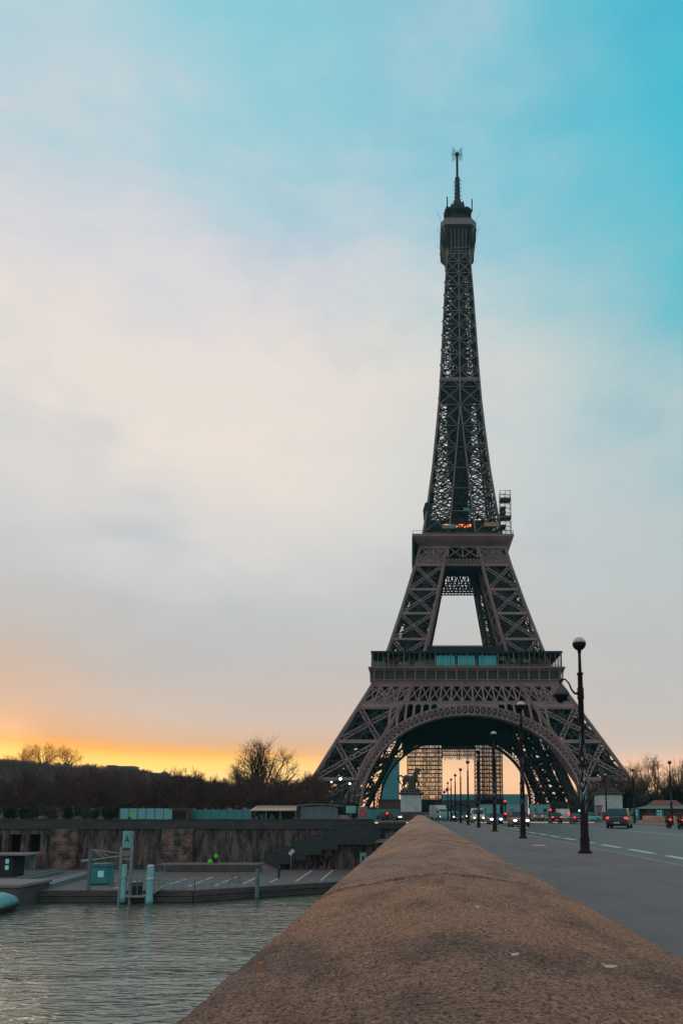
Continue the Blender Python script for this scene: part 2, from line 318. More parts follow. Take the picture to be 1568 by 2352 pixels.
# granular stone of the parapet
def parapet_mat():
    m = bpy.data.materials.new('granular_parapet_stone'); m.use_nodes = True; t = m.node_tree; n = t.nodes; l = t.links; b = n['Principled BSDF']; b.inputs['Roughness'].default_value = .95
    b.inputs['Specular IOR Level'].default_value = .2
    tcn = n.new('ShaderNodeTexCoord')
    def nz(s, d=6, st=(1, 1, 1), r=.6):
        mp = n.new('ShaderNodeMapping'); mp.inputs['Scale'].default_value = st; l.new(tcn.outputs['Object'], mp.inputs[0])
        q = n.new('ShaderNodeTexNoise'); q.inputs['Scale'].default_value = s; q.inputs['Detail'].default_value = d; q.inputs['Roughness'].default_value = r; l.new(mp.outputs[0], q.inputs['Vector']); return q.outputs['Fac']
    a = nz(.9, 8, (1, .6, 1), .65); g = nz(120, 6, (1, 1, 1), .8); k = nz(24, 6, (1, 1, 1), .7)
    cr = n.new('ShaderNodeValToRGB'); e = cr.color_ramp.elements; e[0].position = .34; e[0].color = (.27, .198, .182, 1); e[1].position = .64; e[1].color = (.49, .272, .182, 1)
    l.new(a, cr.inputs[0])
    c2 = n.new('ShaderNodeValToRGB'); e = c2.color_ramp.elements; e[0].position = .38; e[0].color = (.14, .14, .15, 1); e[1].position = .58; e[1].color = (1.75, 1.68, 1.62, 1); l.new(g, c2.inputs[0])
    c3 = n.new('ShaderNodeValToRGB'); e = c3.color_ramp.elements; e[0].position = .3; e[0].color = (.75, .78, .8, 1); e[1].position = .7; e[1].color = (1.15, 1.1, 1.05, 1); l.new(k, c3.inputs[0])
    mA = n.new('ShaderNodeMix'); mA.data_type = 'RGBA'; mA.blend_type = 'MULTIPLY'; mA.inputs[0].default_value = 1; l.new(cr.outputs[0], mA.inputs[6]); l.new(c2.outputs[0], mA.inputs[7])
    mB = n.new('ShaderNodeMix'); mB.data_type = 'RGBA'; mB.blend_type = 'MULTIPLY'; mB.inputs[0].default_value = 1; l.new(mA.outputs[2], mB.inputs[6]); l.new(c3.outputs[0], mB.inputs[7])
    s4 = nz(3.2, 7, (1.6, .7, 1), .7); c4 = n.new('ShaderNodeValToRGB'); e = c4.color_ramp.elements; e[0].position = .36; e[0].color = (.62, .64, .68, 1); e[1].position = .52; e[1].color = (1.05, 1.03, 1.0, 1); l.new(s4, c4.inputs[0])
    mC = n.new('ShaderNodeMix'); mC.data_type = 'RGBA'; mC.blend_type = 'MULTIPLY'; mC.inputs[0].default_value = 1; l.new(mB.outputs[2], mC.inputs[6]); l.new(c4.outputs[0], mC.inputs[7])
    sp = n.new('ShaderNodeSeparateXYZ'); l.new(tcn.outputs['Object'], sp.inputs[0])      # mortar joints and a tone for each stone
    def mt(op, a_, b_):
        q = n.new('ShaderNodeMath'); q.operation = op
        for i_, v_ in enumerate((a_, b_)):
            if isinstance(v_, (int, float)): q.inputs[i_].default_value = v_
            else: l.new(v_, q.inputs[i_])
        return q.outputs[0]
    yy = mt('DIVIDE', mt('SUBTRACT', mt('ADD', sp.outputs[1], mt('MULTIPLY', k, .12)), 3.66), 4.7); fr = mt('ABSOLUTE', mt('SUBTRACT', mt('FRACT', mt('ADD', yy, .5), 0), .5), 0)
    jr = n.new('ShaderNodeMapRange'); l.new(fr, jr.inputs[0]); jr.inputs[1].default_value = .003; jr.inputs[2].default_value = .012; jr.inputs[3].default_value = .38; jr.inputs[4].default_value = 1
    wn = n.new('ShaderNodeTexWhiteNoise'); wn.noise_dimensions = '1D'; l.new(mt('FLOOR', yy, 0), wn.inputs['W']); tn = mt('MULTIPLY', jr.outputs[0], mt('MULTIPLY_ADD' if False else 'ADD', mt('MULTIPLY', wn.outputs['Value'], .28), .86))
    mD = n.new('ShaderNodeVectorMath'); mD.operation = 'SCALE'; l.new(mC.outputs[2], mD.inputs[0]); l.new(tn, mD.inputs['Scale'])
    l.new(mD.outputs[0], b.inputs['Base Color'])
    bp = n.new('ShaderNodeBump'); bp.inputs['Strength'].default_value = .9; bp.inputs['Distance'].default_value = .012; l.new(g, bp.inputs['Height'])
    bp2 = n.new('ShaderNodeBump'); bp2.inputs['Strength'].default_value = .7; bp2.inputs['Distance'].default_value = .03; l.new(k, bp2.inputs['Height']); l.new(bp.outputs[0], bp2.inputs['Normal']); l.new(bp2.outputs[0], b.inputs['Normal'])
    return m
M['parapet'] = parapet_mat()

def water_mat():
    m = bpy.data.materials.new('river_water'); m.use_nodes = True; t = m.node_tree; n = t.nodes; l = t.links; b = n['Principled BSDF']
    b.inputs['Base Color'].default_value = (.080, .115, .085, 1); b.inputs['Roughness'].default_value = .10; b.inputs['IOR'].default_value = 1.95
    tcn = n.new('ShaderNodeTexCoord')
    def nz(s, st, d=3, rot=0):
        mp = n.new('ShaderNodeMapping'); mp.inputs['Scale'].default_value = st; mp.inputs['Rotation'].default_value = (0, 0, rot); l.new(tcn.outputs['Object'], mp.inputs[0])
        q = n.new('ShaderNodeTexNoise'); q.inputs['Scale'].default_value = s; q.inputs['Detail'].default_value = d; q.inputs['Roughness'].default_value = .55; q.inputs['Distortion'].default_value = .6; l.new(mp.outputs[0], q.inputs['Vector']); return q.outputs['Fac']
    a = nz(1.5, (.32, 1.0, 1), 2, R(7)); c = nz(.16, (.4, 1, 1), 2, R(-8)); f = nz(3.2, (.4, 1, 1), 2, R(12))
    s1 = n.new('ShaderNodeMath'); s1.operation = 'MULTIPLY_ADD'; l.new(c, s1.inputs[0]); s1.inputs[1].default_value = 1.6; l.new(a, s1.inputs[2])
    s2 = n.new('ShaderNodeMath'); s2.operation = 'MULTIPLY_ADD'; l.new(f, s2.inputs[0]); s2.inputs[1].default_value = .12; l.new(s1.outputs[0], s2.inputs[2])
    bp = n.new('ShaderNodeBump'); bp.inputs['Strength'].default_value = 1; bp.inputs['Distance'].default_value = .21; l.new(s2.outputs[0], bp.inputs['Height']); l.new(bp.outputs[0], b.inputs['Normal'])
    return m
M['water'] = water_mat()

# ------------------------------------------------------------------ setting: ground, river, bridge
def struct(name, mb, m, label=None):
    o = mb.build(name, m); o['kind'] = 'structure'; return o
WZ, QZ, RZ = -8.65, -7.3, -.12
b = MB(); b.quad((-1500, -300, WZ), (1500, -300, WZ), (1500, 112, WZ), (-1500, 112, WZ)); struct('river', b, M['water'])
M['earth'] = pm('gravel_ground', (.028, .026, .024), (.042, .038, .034), .95, .2)
b = MB(); b.quad((-1500, 110.3, -.03), (1500, 110.3, -.03), (1500, 1160, -.03), (-1500, 1160, -.03)); struct('ground', b, M['earth'])
edge = [(-300, 80.4), (-25.4, 80.5), (-19.8, 84.4), (-10.5, 90.4), (0, 95.5), (60, 95.5), (300, 95.5)]
b = MB(); b.poly([(x, y, QZ) for x, y in edge] + [(300, 110.4, QZ), (-300, 110.4, QZ)]); struct('quay', b, M['kerb'])
M['quay'] = pm('quay_setts', (.095, .10, .103), (.135, .13, .13), .9, 1.5, .2, 12)
bpy.data.objects['quay'].data.materials[0] = M['quay']
M['quayred'] = pm('reddish_paving', (.11, .08, .078), (.14, .10, .095), .9, 2)
b = MB(); b.poly([(-37, 97, QZ + .004), (6, 97, QZ + .004), (6, 109.9, QZ + .004), (-37, 109.9, QZ + .004)]); struct('quay_paving', b, M['quayred'])
# quay face with horizontal ledges
b = MB()
for (x0, y0), (x1, y1) in zip(edge, edge[1:]):
    for k in range(7):
        za = QZ - .03 - k * .32; off = -.12 - (k % 2) * .14 - k * .03
        b.bar((x0, y0 + off, za - .12), (x1, y1 + off, za - .12), .5 + k * .03, .25)
M['ledge'] = pm('quay_ledge_stone', (.045, .055, .055), (.075, .08, .078), .9, .7, .3, 6)
struct('quay_edge', b, M['ledge'])
# far quay wall
b = MB(); gal = [(-65.0, -63.8), (-62.3, -61.2), (-59.5, -58.5)]
b.box(-57.5, 320, 110, 111, QZ - .5, -1.1); b.box(-400, -57.5, 110, 111, QZ - .5, -4.6); b.box(-400, -57.5, 110, 111, -1.9, -1.1)
for i in range(40):
    x = -64.4 - i * 3.0 + 5.9
    b.box(x - .55, x + .55, 110.06, 110.9, -4.6, -1.9)
wall = b.build('quay_wall', M['masonry']); tag(wall, 'long stained masonry retaining wall behind the lower quay', 'wall')
b = MB(); b.box(-400, -7, 109.7, 111.2, -1.1, .35); b.box(-7, 320, 109.7, 111.2, -1.1, -.3)
M['coping'] = pm('dark_coping', (.028, .040, .041), (.05, .062, .062), .9, .6, .4, 6, stretch=(1, 1, 2))
rk = random.Random(21); x = -95.0
while x < 20:
    L_ = rk.uniform(1.6, 2.6); zt = .35 if x < -9 else -.3; b.rbox(x + .03, min(x + L_, -7 if x < -7 else 99) - .03, 109.6 - rk.uniform(0, .06), 110.9, zt, zt + rk.uniform(.02, .12), .03); x += L_
b.build('coping', M['coping'], wall)
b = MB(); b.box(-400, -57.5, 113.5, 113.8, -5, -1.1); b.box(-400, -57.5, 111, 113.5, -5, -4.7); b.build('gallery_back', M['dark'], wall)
b = MB()
for x0, x1 in ((-57, -52.9), (-39.8, -35)): b.rbox(x0, x1, 109.1, 110.2, QZ, -1.15, .08)
b.build('buttress', M['masonry_p'], wall)
b = MB()
rq = random.Random(12)
for k in range(26):
    x = -70 + k * 4.4 + rq.uniform(-1, 1)
    if x > -2: break
    if -57.5 < x < -52 or -40.5 < x < -34: continue
    b.bar((x, 109.9, QZ), (x, 109.9, -1.1), .13)
    for z in (-6, -4, -2.2): b.bar((x - .12, 109.88, z), (x + .12, 109.88, z), .08)
b.build('drain_pipe', M['stone_d'], wall)
# graffiti on wall: illegible black strokes
b = MB(); rg = random.Random(5)
for k in range(9):
    x = -16.7 + k * .36; z0 = -6.9 + rg.uniform(0, .3); pts = []
    for i in range(6): pts.append((x + rg.uniform(-.2, .35), 109.975, z0 + i * .3 + rg.uniform(-.12, .12)))
    for p, q in zip(pts, pts[1:]): b.bar(p, q, .02, .16, (1, 0, 0)); b.bar(p, q, .16, .02, (0, 1, 0))
b.build('graffiti', M['cloth'], wall)
# raised terrace with steps
t = thing('raised_terrace', 'low stone terrace with a flight of steps at its end, against the wall', 'terrace', (-31, 107.5, QZ))
b = MB(); b.rbox(-8, 7.6, -2.5, 2.4, 0, 1.06, .05); b.build('platform', M['stone_d'], t)
b = MB(); b.box(-7.9, 7.5, -2.4, 2.3, 1.064, 1.10); b.build('surface', M['kerb'], t)
b = MB()
for k in range(6): b.box(7.6 + k * .36, 7.6 + (k + 1) * .36, -2.3, 1.4, 0, .92 - k * .16)
b.build('steps', M['kerb'], t)
# stepped stair up the wall
t = thing('wall_staircase', 'dark stepped staircase parapet climbing the stained quay wall', 'staircase', (0, 108.6, 0))
xs = [-23.4, -21.4, -19.2, -17.4, -15, -12.5, -6]; zs = [-4.6, -3.8, -3.0, -2.1, -1.25, -.33]
M['stair'] = pm('stair_parapet_stone', (.018, .034, .036), (.03, .048, .05), .8, 1)
for k in range(6):
    b = MB(); b.box(xs[k], xs[k + 1], -.15, .1, max(QZ, zs[k] - 2.5 - .12 * k), zs[k]); b.box(xs[k] - .05, xs[k + 1] + .03, -.22, .17, zs[k] + .002, zs[k] + .12)
    b.build('parapet_panel', M['stair'], t)
# white parking lines on quay
b = MB()
for (a, c) in (((90, 585), (275, 515)), ((290, 580), (460, 510)), ((505, 566), (605, 520)), ((710, 555), (790, 515)), ((905, 547), (1030, 463)), ((1095, 540), (1190, 460)), ((-120, 590), (80, 528)), ((-470, 600), (-300, 540))):
    p = GP((600 + a[0] / 2.24) / 1.479, (2750 + a[1] / 2.24) / 1.479, QZ); q = GP((600 + c[0] / 2.24) / 1.479, (2750 + c[1] / 2.24) / 1.479, QZ)
    b.bar((p[0], p[1], QZ + .008), (q[0], q[1], QZ + .008), .22, .006)
struct('quay_markings', b, M['white'])

# bridge deck
b = MB(); b.box(-.42, 36, -30, 110.3, -1.6, -.16)
for yy in (-2, 30, 62, 94): b.box(-.9, 36.6, yy - 1.8, yy + 1.8, -11, -1.6)
struct('bridge_deck', b, M['stone_d'])
b = MB(); b.box(-.3, 6.67, -30, 112, -.159, 0); b.box(28.2, 35.2, -30, 112, -.159, 0); struct('pavement', b, M['pave'])
b = MB(); b.box(6.672, 6.95, -30, 112, -.158, .004); b.box(27.9, 28.198, -30, 112, -.158, .004); struct('kerb', b, M['kerb'])
b = MB(); b.quad((6.95, -30, RZ), (27.9, -30, RZ), (27.9, 112, RZ), (6.95, 112, RZ)); struct('road', b, M['asphalt'])
b = MB(); b.quad((-600, 112.2, -.02), (600, 112.2, -.02), (600, 134, -.02), (-600, 134, -.02)); struct('cross_road', b, M['asphalt'])
b = MB()
for k in range(40):
    y = -10 + k * 4.33 + 1.3
    if y < 105: b.quad((8.45, y, RZ + .004), (8.75, y, RZ + .004), (8.75, y + 3, RZ + .004), (8.45, y + 3, RZ + .004))
b.quad((17.5, -30, RZ + .004), (17.66, -30, RZ + .004), (17.66, 108, RZ + .004), (17.5, 108, RZ + .004))
b.quad((27.5, -30, RZ + .004), (27.62, -30, RZ + .004), (27.62, 108, RZ + .004), (27.5, 108, RZ + .004))
for k in range(12):
    x = 7.4 + k * 1.7; b.quad((x, 106.5, RZ + .008), (x + .6, 106.5, RZ + .008), (x + .6, 110.2, RZ + .008), (x, 110.2, RZ + .008))
struct('road_markings', b, M['white'])

# near parapet : crowned top, rough grain, joints
def parapet(name, xl, xr, ztop, y0, y1, label, fine):
    b = MB(); nx = 56 if fine else 10
    ys = []; y = y0
    while y < y1:
        ys.append(y); y += max(.012, .006 * abs(y) + .004) if fine and y > .5 else .5
    ys.append(y1); wd = xr - xl; rows = []
    joints = [3.6 + 4.7 * k for k in range(-3, 24)]
    if fine: ys = sorted(ys + [j + o_ for j in joints if y0 < j < y1 for o_ in (-.06, -.03, 0, .03, .06)])
    for y in ys:
        row = []
        jd = min(abs(y - j) for j in joints); jz = -.026 * math.exp(-(jd / .03) ** 2) if fine else 0
        st = math.floor((y - 3.6) / 4.7); sh = .010 * math.sin(st * 12.9898) 
        for i in range(nx + 1):
            t_ = i / nx; x = xl + wd * t_; e = abs(t_ - .5) * 2
            z = ztop - ((.045 * e + .065 * e ** 2) if fine else .065 * e ** 2) - .05 * max(0, e - .9) * 10 * .5 * (max(0, e - .9) * 10)
            if fine:
                z += (noise.noise(Vector((x * 7, y * 7, 0))) * .007 + noise.noise(Vector((x * 24, y * 24, 3))) * .0045 + (noise.noise(Vector((x * 60, y * 60, 7))) * .003 if y < 8 else 0)) + jz + sh
                x += noise.noise(Vector((0 if t_ < .5 else 9, y * 5, 1))) * .012 * e ** 6 + noise.noise(Vector((0 if t_ < .5 else 9, y * 22, 1))) * .006 * e ** 6
            row.append((x, y, z))
        row = [(row[0][0], y, -.2)] + row + [(row[-1][0], y, -.0)]
        rows.append(row)
    n = len(rows[0])
    for r in rows: b.v += r
    for j in range(len(rows) - 1):
        for i in range(n - 1): b.f.append((j * n + i, j * n + i + 1, (j + 1) * n + i + 1, (j + 1) * n + i))
    b.f.append(tuple(range(n))); b.f.append(tuple(reversed(range((len(rows) - 1) * n, len(rows) * n))))
    o = b.build(name, M['parapet'], smooth=True); tag(o, label, 'parapet'); return o
parapet('stone_parapet', -.507, .775, 1.05, -3, 112.5, 'wide rough brown stone parapet running from the foreground to the statue', True)
parapet('stone_parapet', 35.2, 35.9, .95, -30, 111, 'far brown stone parapet across the road with traffic', False)

# ------------------------------------------------------------------ the tower
TX, TY = 18.3, 300
def interp(tab, z):
    if z <= tab[0][0]: return tab[0][1]
    for (a, x), (c, y) in zip(tab, tab[1:]):
        if z <= c: return x + (y - x) * (z - a) / (c - a)
    return tab[-1][1]
WT = [(0, 62.3), (27, 48.4), (50, 36.3), (57, 33.2), (65, 30.6), (85, 24.9), (105, 19.6), (116, 17.2), (125, 15.6), (133, 14.6), (151, 12.35), (179, 9.7), (200, 8.45), (238, 6.55), (258, 5.4), (276, 5)]
IT = [(0, 46.8), (27, 32.6), (41.3, 24.9), (50, 20.4), (57, 18.2), (69.5, 15), (93, 10.2), (107, 7.5), (116, 6), (130, 4.6), (182, .02)]
W_ = lambda z: interp(WT, z); I_ = lambda z: interp(IT, z)
tw = thing('lattice_tower', 'huge brown iron lattice tower on four arched legs rising above the bridge', 'tower', (TX, TY, 0))
def rotq(p, q):
    x, y, z = p
    for _ in range(q): x, y = -y, x
    return (x, y, z)
def leg_mb(q, z0, z1, levels, cw, bw, lat, inner=False, rich=1):
    """one corner pillar: four chords and braced faces, corner (+,+) then turned q quarter turns"""
    mo = MB(); mi = MB(); rnd = random.Random(q * 31 + int(z0))
    fine = []
    z = z0
    corners = lambda z: [(-W_(z), -W_(z), z), (-I_(z), -W_(z), z), (-I_(z), -I_(z), z), (-W_(z), -I_(z), z)]
    P = lambda p: Vector(rotq(p, q))
    k = 10
    for i in range(k):
        a = z0 + (z1 - z0) * i / k; c = z0 + (z1 - z0) * (i + 1) / k
        for ca, cc in zip(corners(a), corners(c)): mo.bar(P(ca), P(cc), cw, cw)
    for a, c in zip(levels, levels[1:]):
        A = corners(a); B = corners(c)
        for s_ in range(4):
            a0, a1, b0, b1 = P(A[s_]), P(A[(s_ + 1) % 4]), P(B[s_]), P(B[(s_ + 1) % 4])
            nrm = (a1 - a0).cross(b0 - a0).normalized()
            front = s_ in (0, 3)
            mo.lbar(a0, b1, bw, bw * .3, lat, nrm); mo.lbar(a1, b0, bw, bw * .3, lat, nrm); mo.bar(b0, b1, bw, bw * .6, nrm)
            ce = (a0 + a1 + b0 + b1) / 4; mo.ball(ce, bw * .62, 6, 4)
            # secondary lattice
            for f in (.25, .5, .75):
                l_, r_ = a0.lerp(b0, f), a1.lerp(b1, f); fine.append((l_, r_))
                mi.bar(l_, r_, bw * .3)
            mi.bar((a0 + a1) / 2, (b0 + b1) / 2, bw * .32)
            for fx in range(4):
                for fz in range(4):
                    u0, u1, v0, v1 = fx / 4, (fx + 1) / 4, fz / 4, (fz + 1) / 4
                    pt = lambda u, v: a0.lerp(a1, u).lerp(b0.lerp(b1, u), v)
                    if rnd.random() < .72 * rich: mi.bar(pt(u0, v0), pt(u1, v1), bw * .24)
                    if rnd.random() < .72 * rich: mi.bar(pt(u1, v0), pt(u0, v1), bw * .24)
        # floor diaphragm and inner guts: lift rails, stairs
        mi.lbar(P(B[0]), P(B[2]), bw, bw * .3, 4, (0, 0, 1)); mi.lbar(P(B[1]), P(B[3]), bw, bw * .3, 4, (0, 0, 1))
        for s_ in range(4): mi.lbar(P(A[s_]), P(B[(s_ + 2) % 4]), bw * .8, bw * .22, 5)
        for off in (-.22, -.1, .1, .22):
            def c3(z, o_, o2):
                m_ = (W_(z) + I_(z)) / 2; d_ = (W_(z) - I_(z)); return P((-m_ + o_ * d_, -m_ + o2 * d_, z))
            mi.bar(c3(a, off, .12), c3(c, off, .12), bw * .45); mi.bar(c3(a, off, -.15), c3(c, off, -.15), bw * .4)
            n_ = 7
            for j in range(n_):
                e = a + (c - a) * j / n_; g = a + (c - a) * (j + 1) / n_
                mi.bar(c3(e, -.22 if j % 2 else .22, off), c3(g, .22 if j % 2 else -.22, off), bw * .42)
    return mo, mi
lev1 = [0, 13, 27, 41.3, 50, 57]
lev2 = [57, 70, 81.5, 92.5, 104, 107.5, 112.5]
for q in range(4):
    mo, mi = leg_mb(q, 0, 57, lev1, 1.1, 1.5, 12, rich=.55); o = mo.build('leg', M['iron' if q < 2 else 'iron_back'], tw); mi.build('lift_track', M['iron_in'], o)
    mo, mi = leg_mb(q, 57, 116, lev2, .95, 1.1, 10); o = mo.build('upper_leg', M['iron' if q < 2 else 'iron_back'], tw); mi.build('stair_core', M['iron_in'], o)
# pedestals
for q in range(4):
    for (px, py) in ((-W_(0), -W_(0)), (-I_(0), -W_(0)), (-W_(0), -I_(0)), (-I_(0), -I_(0))):
        x, y, _ = rotq((px, py, 0), q); bb = MB(); bb.loft([[(x + sx * r, y + sy * r, z) for sx, sy in ((-1, -1), (1, -1), (1, 1), (-1, 1))] for r, z in ((3.4, 0), (3, 2.2), (2, 4))]); bb.build('footing', M['stone_d'], tw)
# faces: arch, lattice bands, friezes
def face(q):
    F = lambda x, z, out=0: Vector(rotq((x, -(W_(z) + out), z), q))
    mo = MB(); nrm = Vector(rotq((0, -1, 0), q))
    # arch, following the inclined face plane
    def el(a, b_, th): return (a * math.copysign(abs(math.cos(th)) ** .96, math.cos(th)), 4 + b_ * abs(math.sin(th)) ** .97)
    n = 60; pin, pout, pin2 = [], [], []
    for i in range(n + 1):
        th = math.pi * i / n
        x, z = el(38.2, 33.9, th); pin.append((x, z)); x, z = el(41.4, 37.4, th); pout.append((x, z))
    for dep in (0, 4.2):
        for i in range(n):
            for P_, w_ in ((pin, .75), (pout, .7)):
                a, c = P_[i], P_[i + 1]; mo.bar(F(a[0], a[1], .4 - dep), F(c[0], c[1], .4 - dep), w_, w_ * 1.0, nrm)
            if dep == 0:
                a, c, d_, e = pin[i], pin[i + 1], pout[i], pout[i + 1]
                mo.bar(F(*a, .4), F(*d_, .4), .4, .4, nrm); mo.bar(F(*a, .4), F(*e, .4), .22, .22, nrm); mo.bar(F(*c, .4), F(*d_, .4), .22, .22, nrm)
                m0 = ((a[0] + e[0]) / 2, (a[1] + e[1]) / 2); mo.ball(F(*m0, .4), .55, 6, 4, (1, 1, 1))
    for i in range(n):
        a, c = pin[i], pin[i + 1]
        if i % 2 == 0: mo.bar(F(*a, .2), F(*a, -4), .5)
        mo.bar(F(*a, .2), F(*c, -4), .3)
        d_, e = pout[i], pout[i + 1]; mo.bar(F(*d_, .2), F(*e, -4), .3)
        mo.quad(F(*a, -.4), F(*c, -.4), F(*c, -2.9), F(*a, -2.9))
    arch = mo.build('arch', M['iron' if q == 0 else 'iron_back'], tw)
    # spandrel plate with round-headed openings between arch and girder
    sp = MB(); top = 42.6
    xs_ = [11.2 + 3.1 * k for k in range(8)]
    def zout(x):
        x = min(abs(x), 41.2); lo, hi = 0, math.pi / 2
        for _ in range(30):
            mid = (lo + hi) / 2
            if el(41.4, 37.4, mid)[0] > x: lo = mid
            else: hi = mid
        return el(41.4, 37.4, lo)[1]
    for sgn in (-1, 1):
        for k, x in enumerate(xs_):
            if x > I_(max(zout(x), 20)) + .5: break
            # pillar between openings, leaning along the arch normal
            zb = zout(x); sp.bar(F(sgn * x, zb, .25), F(sgn * (x - .25 * (42 - zb) * .4), top - .2, .25), .85, .5, nrm)
            if k:
                xm = x - 1.55; zb = zout(xm); ht = top - .8 - zb
                if ht > .8:
                    r = 1.25; xc = xm - .1 * ht
                    zc = top - .5 - r
                    for j in range(8):
                        t0, t1 = math.pi * j / 8, math.pi * (j + 1) / 8
                        sp.quad(F(sgn * (xc + r * math.cos(t0)), zc + r * math.sin(t0), .3), F(sgn * (xc + r * math.cos(t1)), zc + r * math.sin(t1), .3), F(sgn * (xc + r * math.cos(t1)), top, .3), F(sgn * (xc + r * math.cos(t0)), top, .3))
    for i in range(16):
        x0, x1 = -11.2 + i * 1.4, -11.2 + (i + 1) * 1.4
        sp.quad(F(x0, zout(x0), .2), F(x1, zout(x1), .2), F(x1, top, .2), F(x0, top, .2))
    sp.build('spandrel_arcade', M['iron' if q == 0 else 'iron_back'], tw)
    # girder bands (lattice)
    g = MB()
    def band(z0, z1, nb, tk, cw):
        wa, wb = W_(z0), W_(z1)
        for z in (z0, z1): g.bar(F(-W_(z), z, .1), F(W_(z), z, .1), cw, cw, nrm)
        for i in range(nb + 1):
            f = -1 + 2 * i / nb; g.bar(F(f * wa, z0, .1), F(f * wb, z1, .1), tk * 1.0, tk, nrm)
            if i < nb:
                f2 = -1 + 2 * (i + 1) / nb
                g.bar(F(f * wa, z0, .16), F(f2 * wb, z1, .16), tk * .7, tk * .7, nrm); g.bar(F(f2 * wa, z0, .1), F(f * wb, z1, .1), tk * .7, tk * .7, nrm)
                fm = (f + f2) / 2
    band(43, 50, 19, .62, .9)
    for sgn in (-1, 1):     # small band over the legs
        z0, z1 = 40.4, 43; nb = 11
        for z in (z0,): g.bar(F(sgn * I_(z), z, .1), F(sgn * W_(z), z, .1), .7, .7, nrm)
        for i in range(nb):
            f, f2 = i / nb, (i + 1) / nb; X = lambda z, f_: sgn * (I_(z) + (W_(z) - I_(z)) * f_)
            g.bar(F(X(z0, f), z0, .1), F(X(z1, f2), z1, .1), .4, .4, nrm); g.bar(F(X(z0, f2), z0, .1), F(X(z1, f), z1, .1), .4, .4, nrm)
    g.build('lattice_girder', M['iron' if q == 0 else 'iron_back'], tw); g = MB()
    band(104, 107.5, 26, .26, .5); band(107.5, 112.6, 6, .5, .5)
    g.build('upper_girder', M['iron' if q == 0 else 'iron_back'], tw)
    # dark inner girders behind the bands
    g = MB()
    for dep, zb in ((4, 43.5), (8, 43.5), (12, 44)):
        wv = W_(50) - dep
        for i in range(26):
            x0, x1 = -wv + 2 * wv * i / 26, -wv + 2 * wv * (i + 1) / 26
            P = lambda x, z: Vector(rotq((x, -wv, z), q))
            g.bar(P(x0, zb), P(x1, 55), .5); g.bar(P(x1, zb), P(x0, 55), .5); g.bar(P(x0, zb), P(x0, 55), .55)
        g.bar(P(-wv, zb), P(wv, zb), .8)
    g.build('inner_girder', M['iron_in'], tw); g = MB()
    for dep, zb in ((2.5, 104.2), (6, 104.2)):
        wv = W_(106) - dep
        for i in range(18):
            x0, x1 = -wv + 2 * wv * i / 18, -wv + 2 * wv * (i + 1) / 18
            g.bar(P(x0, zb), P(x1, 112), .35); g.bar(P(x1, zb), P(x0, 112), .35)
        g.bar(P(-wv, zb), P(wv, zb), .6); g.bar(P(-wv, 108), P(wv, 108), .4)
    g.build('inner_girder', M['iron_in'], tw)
    # first floor frieze: wall with brackets
    g = MB(); P2 = lambda x, y, z: Vector(rotq((x, -y, z), q))
    prof = [(36.35, 50.1), (36.5, 51.2), (36.6, 52.3), (36.75, 55.6), (37.5, 56.6), (37.6, 57.0)]
    for (ya, za), (yb, zb) in zip(prof, prof[1:]):
        if za < 52 or za > 55: g.quad(P2(-ya, ya, za), P2(ya, ya, za), P2(yb, yb, zb), P2(-yb, yb, zb))
    gp = MB(); gp.quad(P2(-36.2, 36.2, 52.2), P2(36.2, 36.2, 52.2), P2(36.2, 36.2, 55.8), P2(-36.2, 36.2, 55.8)); gp.quad(P2(-36.6, 36.6, 52.3), P2(36.6, 36.6, 52.3), P2(36.2, 36.2, 52.25), P2(-36.2, 36.2, 52.25)); gp.build('frieze_panel', M['iron_back'], tw)
    g.quad(P2(-37.6, 37.6, 57), P2(37.6, 37.6, 57), P2(32.5, 32.5, 57), P2(-32.5, 32.5, 57))
    for i in range(19):
        x = -35.6 + i * 71.2 / 18
        g.bar(P2(x, 36.9, 51.5), P2(x, 37.1, 55.7), .5, .5); g.bar(P2(x, 36.9, 55.4), P2(x, 37.5, 56.5), .6, .7)
    g.bar(P2(-36.9, 36.8, 52.2), P2(36.9, 36.8, 52.2), .35); g.bar(P2(-36.8, 36.6, 50.3), P2(36.8, 36.6, 50.3), .45)
    g.bar(P2(-37.7, 37.6, 56.9), P2(37.7, 37.6, 56.9), .35, .5)
    g.build('frieze', M['iron'], tw)
    # gallery
    g = MB()
    for i in range(37):
        x = -36.2 + i * 72.4 / 36; g.bar(P2(x, 36.6, 57), P2(x, 36.6, 62.7), .14 if i % 3 else .32)
    g.bar(P2(-36.6, 36.7, 58.1), P2(36.6, 36.7, 58.1), .12); g.bar(P2(-36.6, 36.7, 57.5), P2(36.6, 36.7, 57.5), .08)
    for i in range(110):
        x = -36.4 + i * 72.8 / 109; g.bar(P2(x, 36.7, 57), P2(x, 36.7, 58.1), .07)
    g.build('gallery_columns', M['iron'], tw)
    g = MB(); a_, b_ = 36.9, 31.2
    g.quad(P2(-a_, a_, 62.7), P2(a_, a_, 62.7), P2(b_, b_, 62.5), P2(-b_, b_, 62.5)); g.quad(P2(-a_, a_, 63.5), P2(a_, a_, 63.5), P2(b_, b_, 63.5), P2(-b_, b_, 63.5))
    g.quad(P2(-a_, a_, 62.7), P2(a_, a_, 62.7), P2(a_, a_, 63.5), P2(-a_, a_, 63.5)); g.build('gallery_roof', M['net'], tw)
    g = MB(); g.quad(P2(-31, 31, 57), P2(31, 31, 57), P2(31, 31, 62.6), P2(-31, 31, 62.6)); g.build('gallery_wall', M['glass_dark'], tw)
    # second floor
    g = MB(); prof = [(17.7, 112.6), (18.3, 113.2), (20.2, 114.9), (21.0, 115.9), (21.2, 116.2), (21.2, 117.2), (20.9, 117.25)]
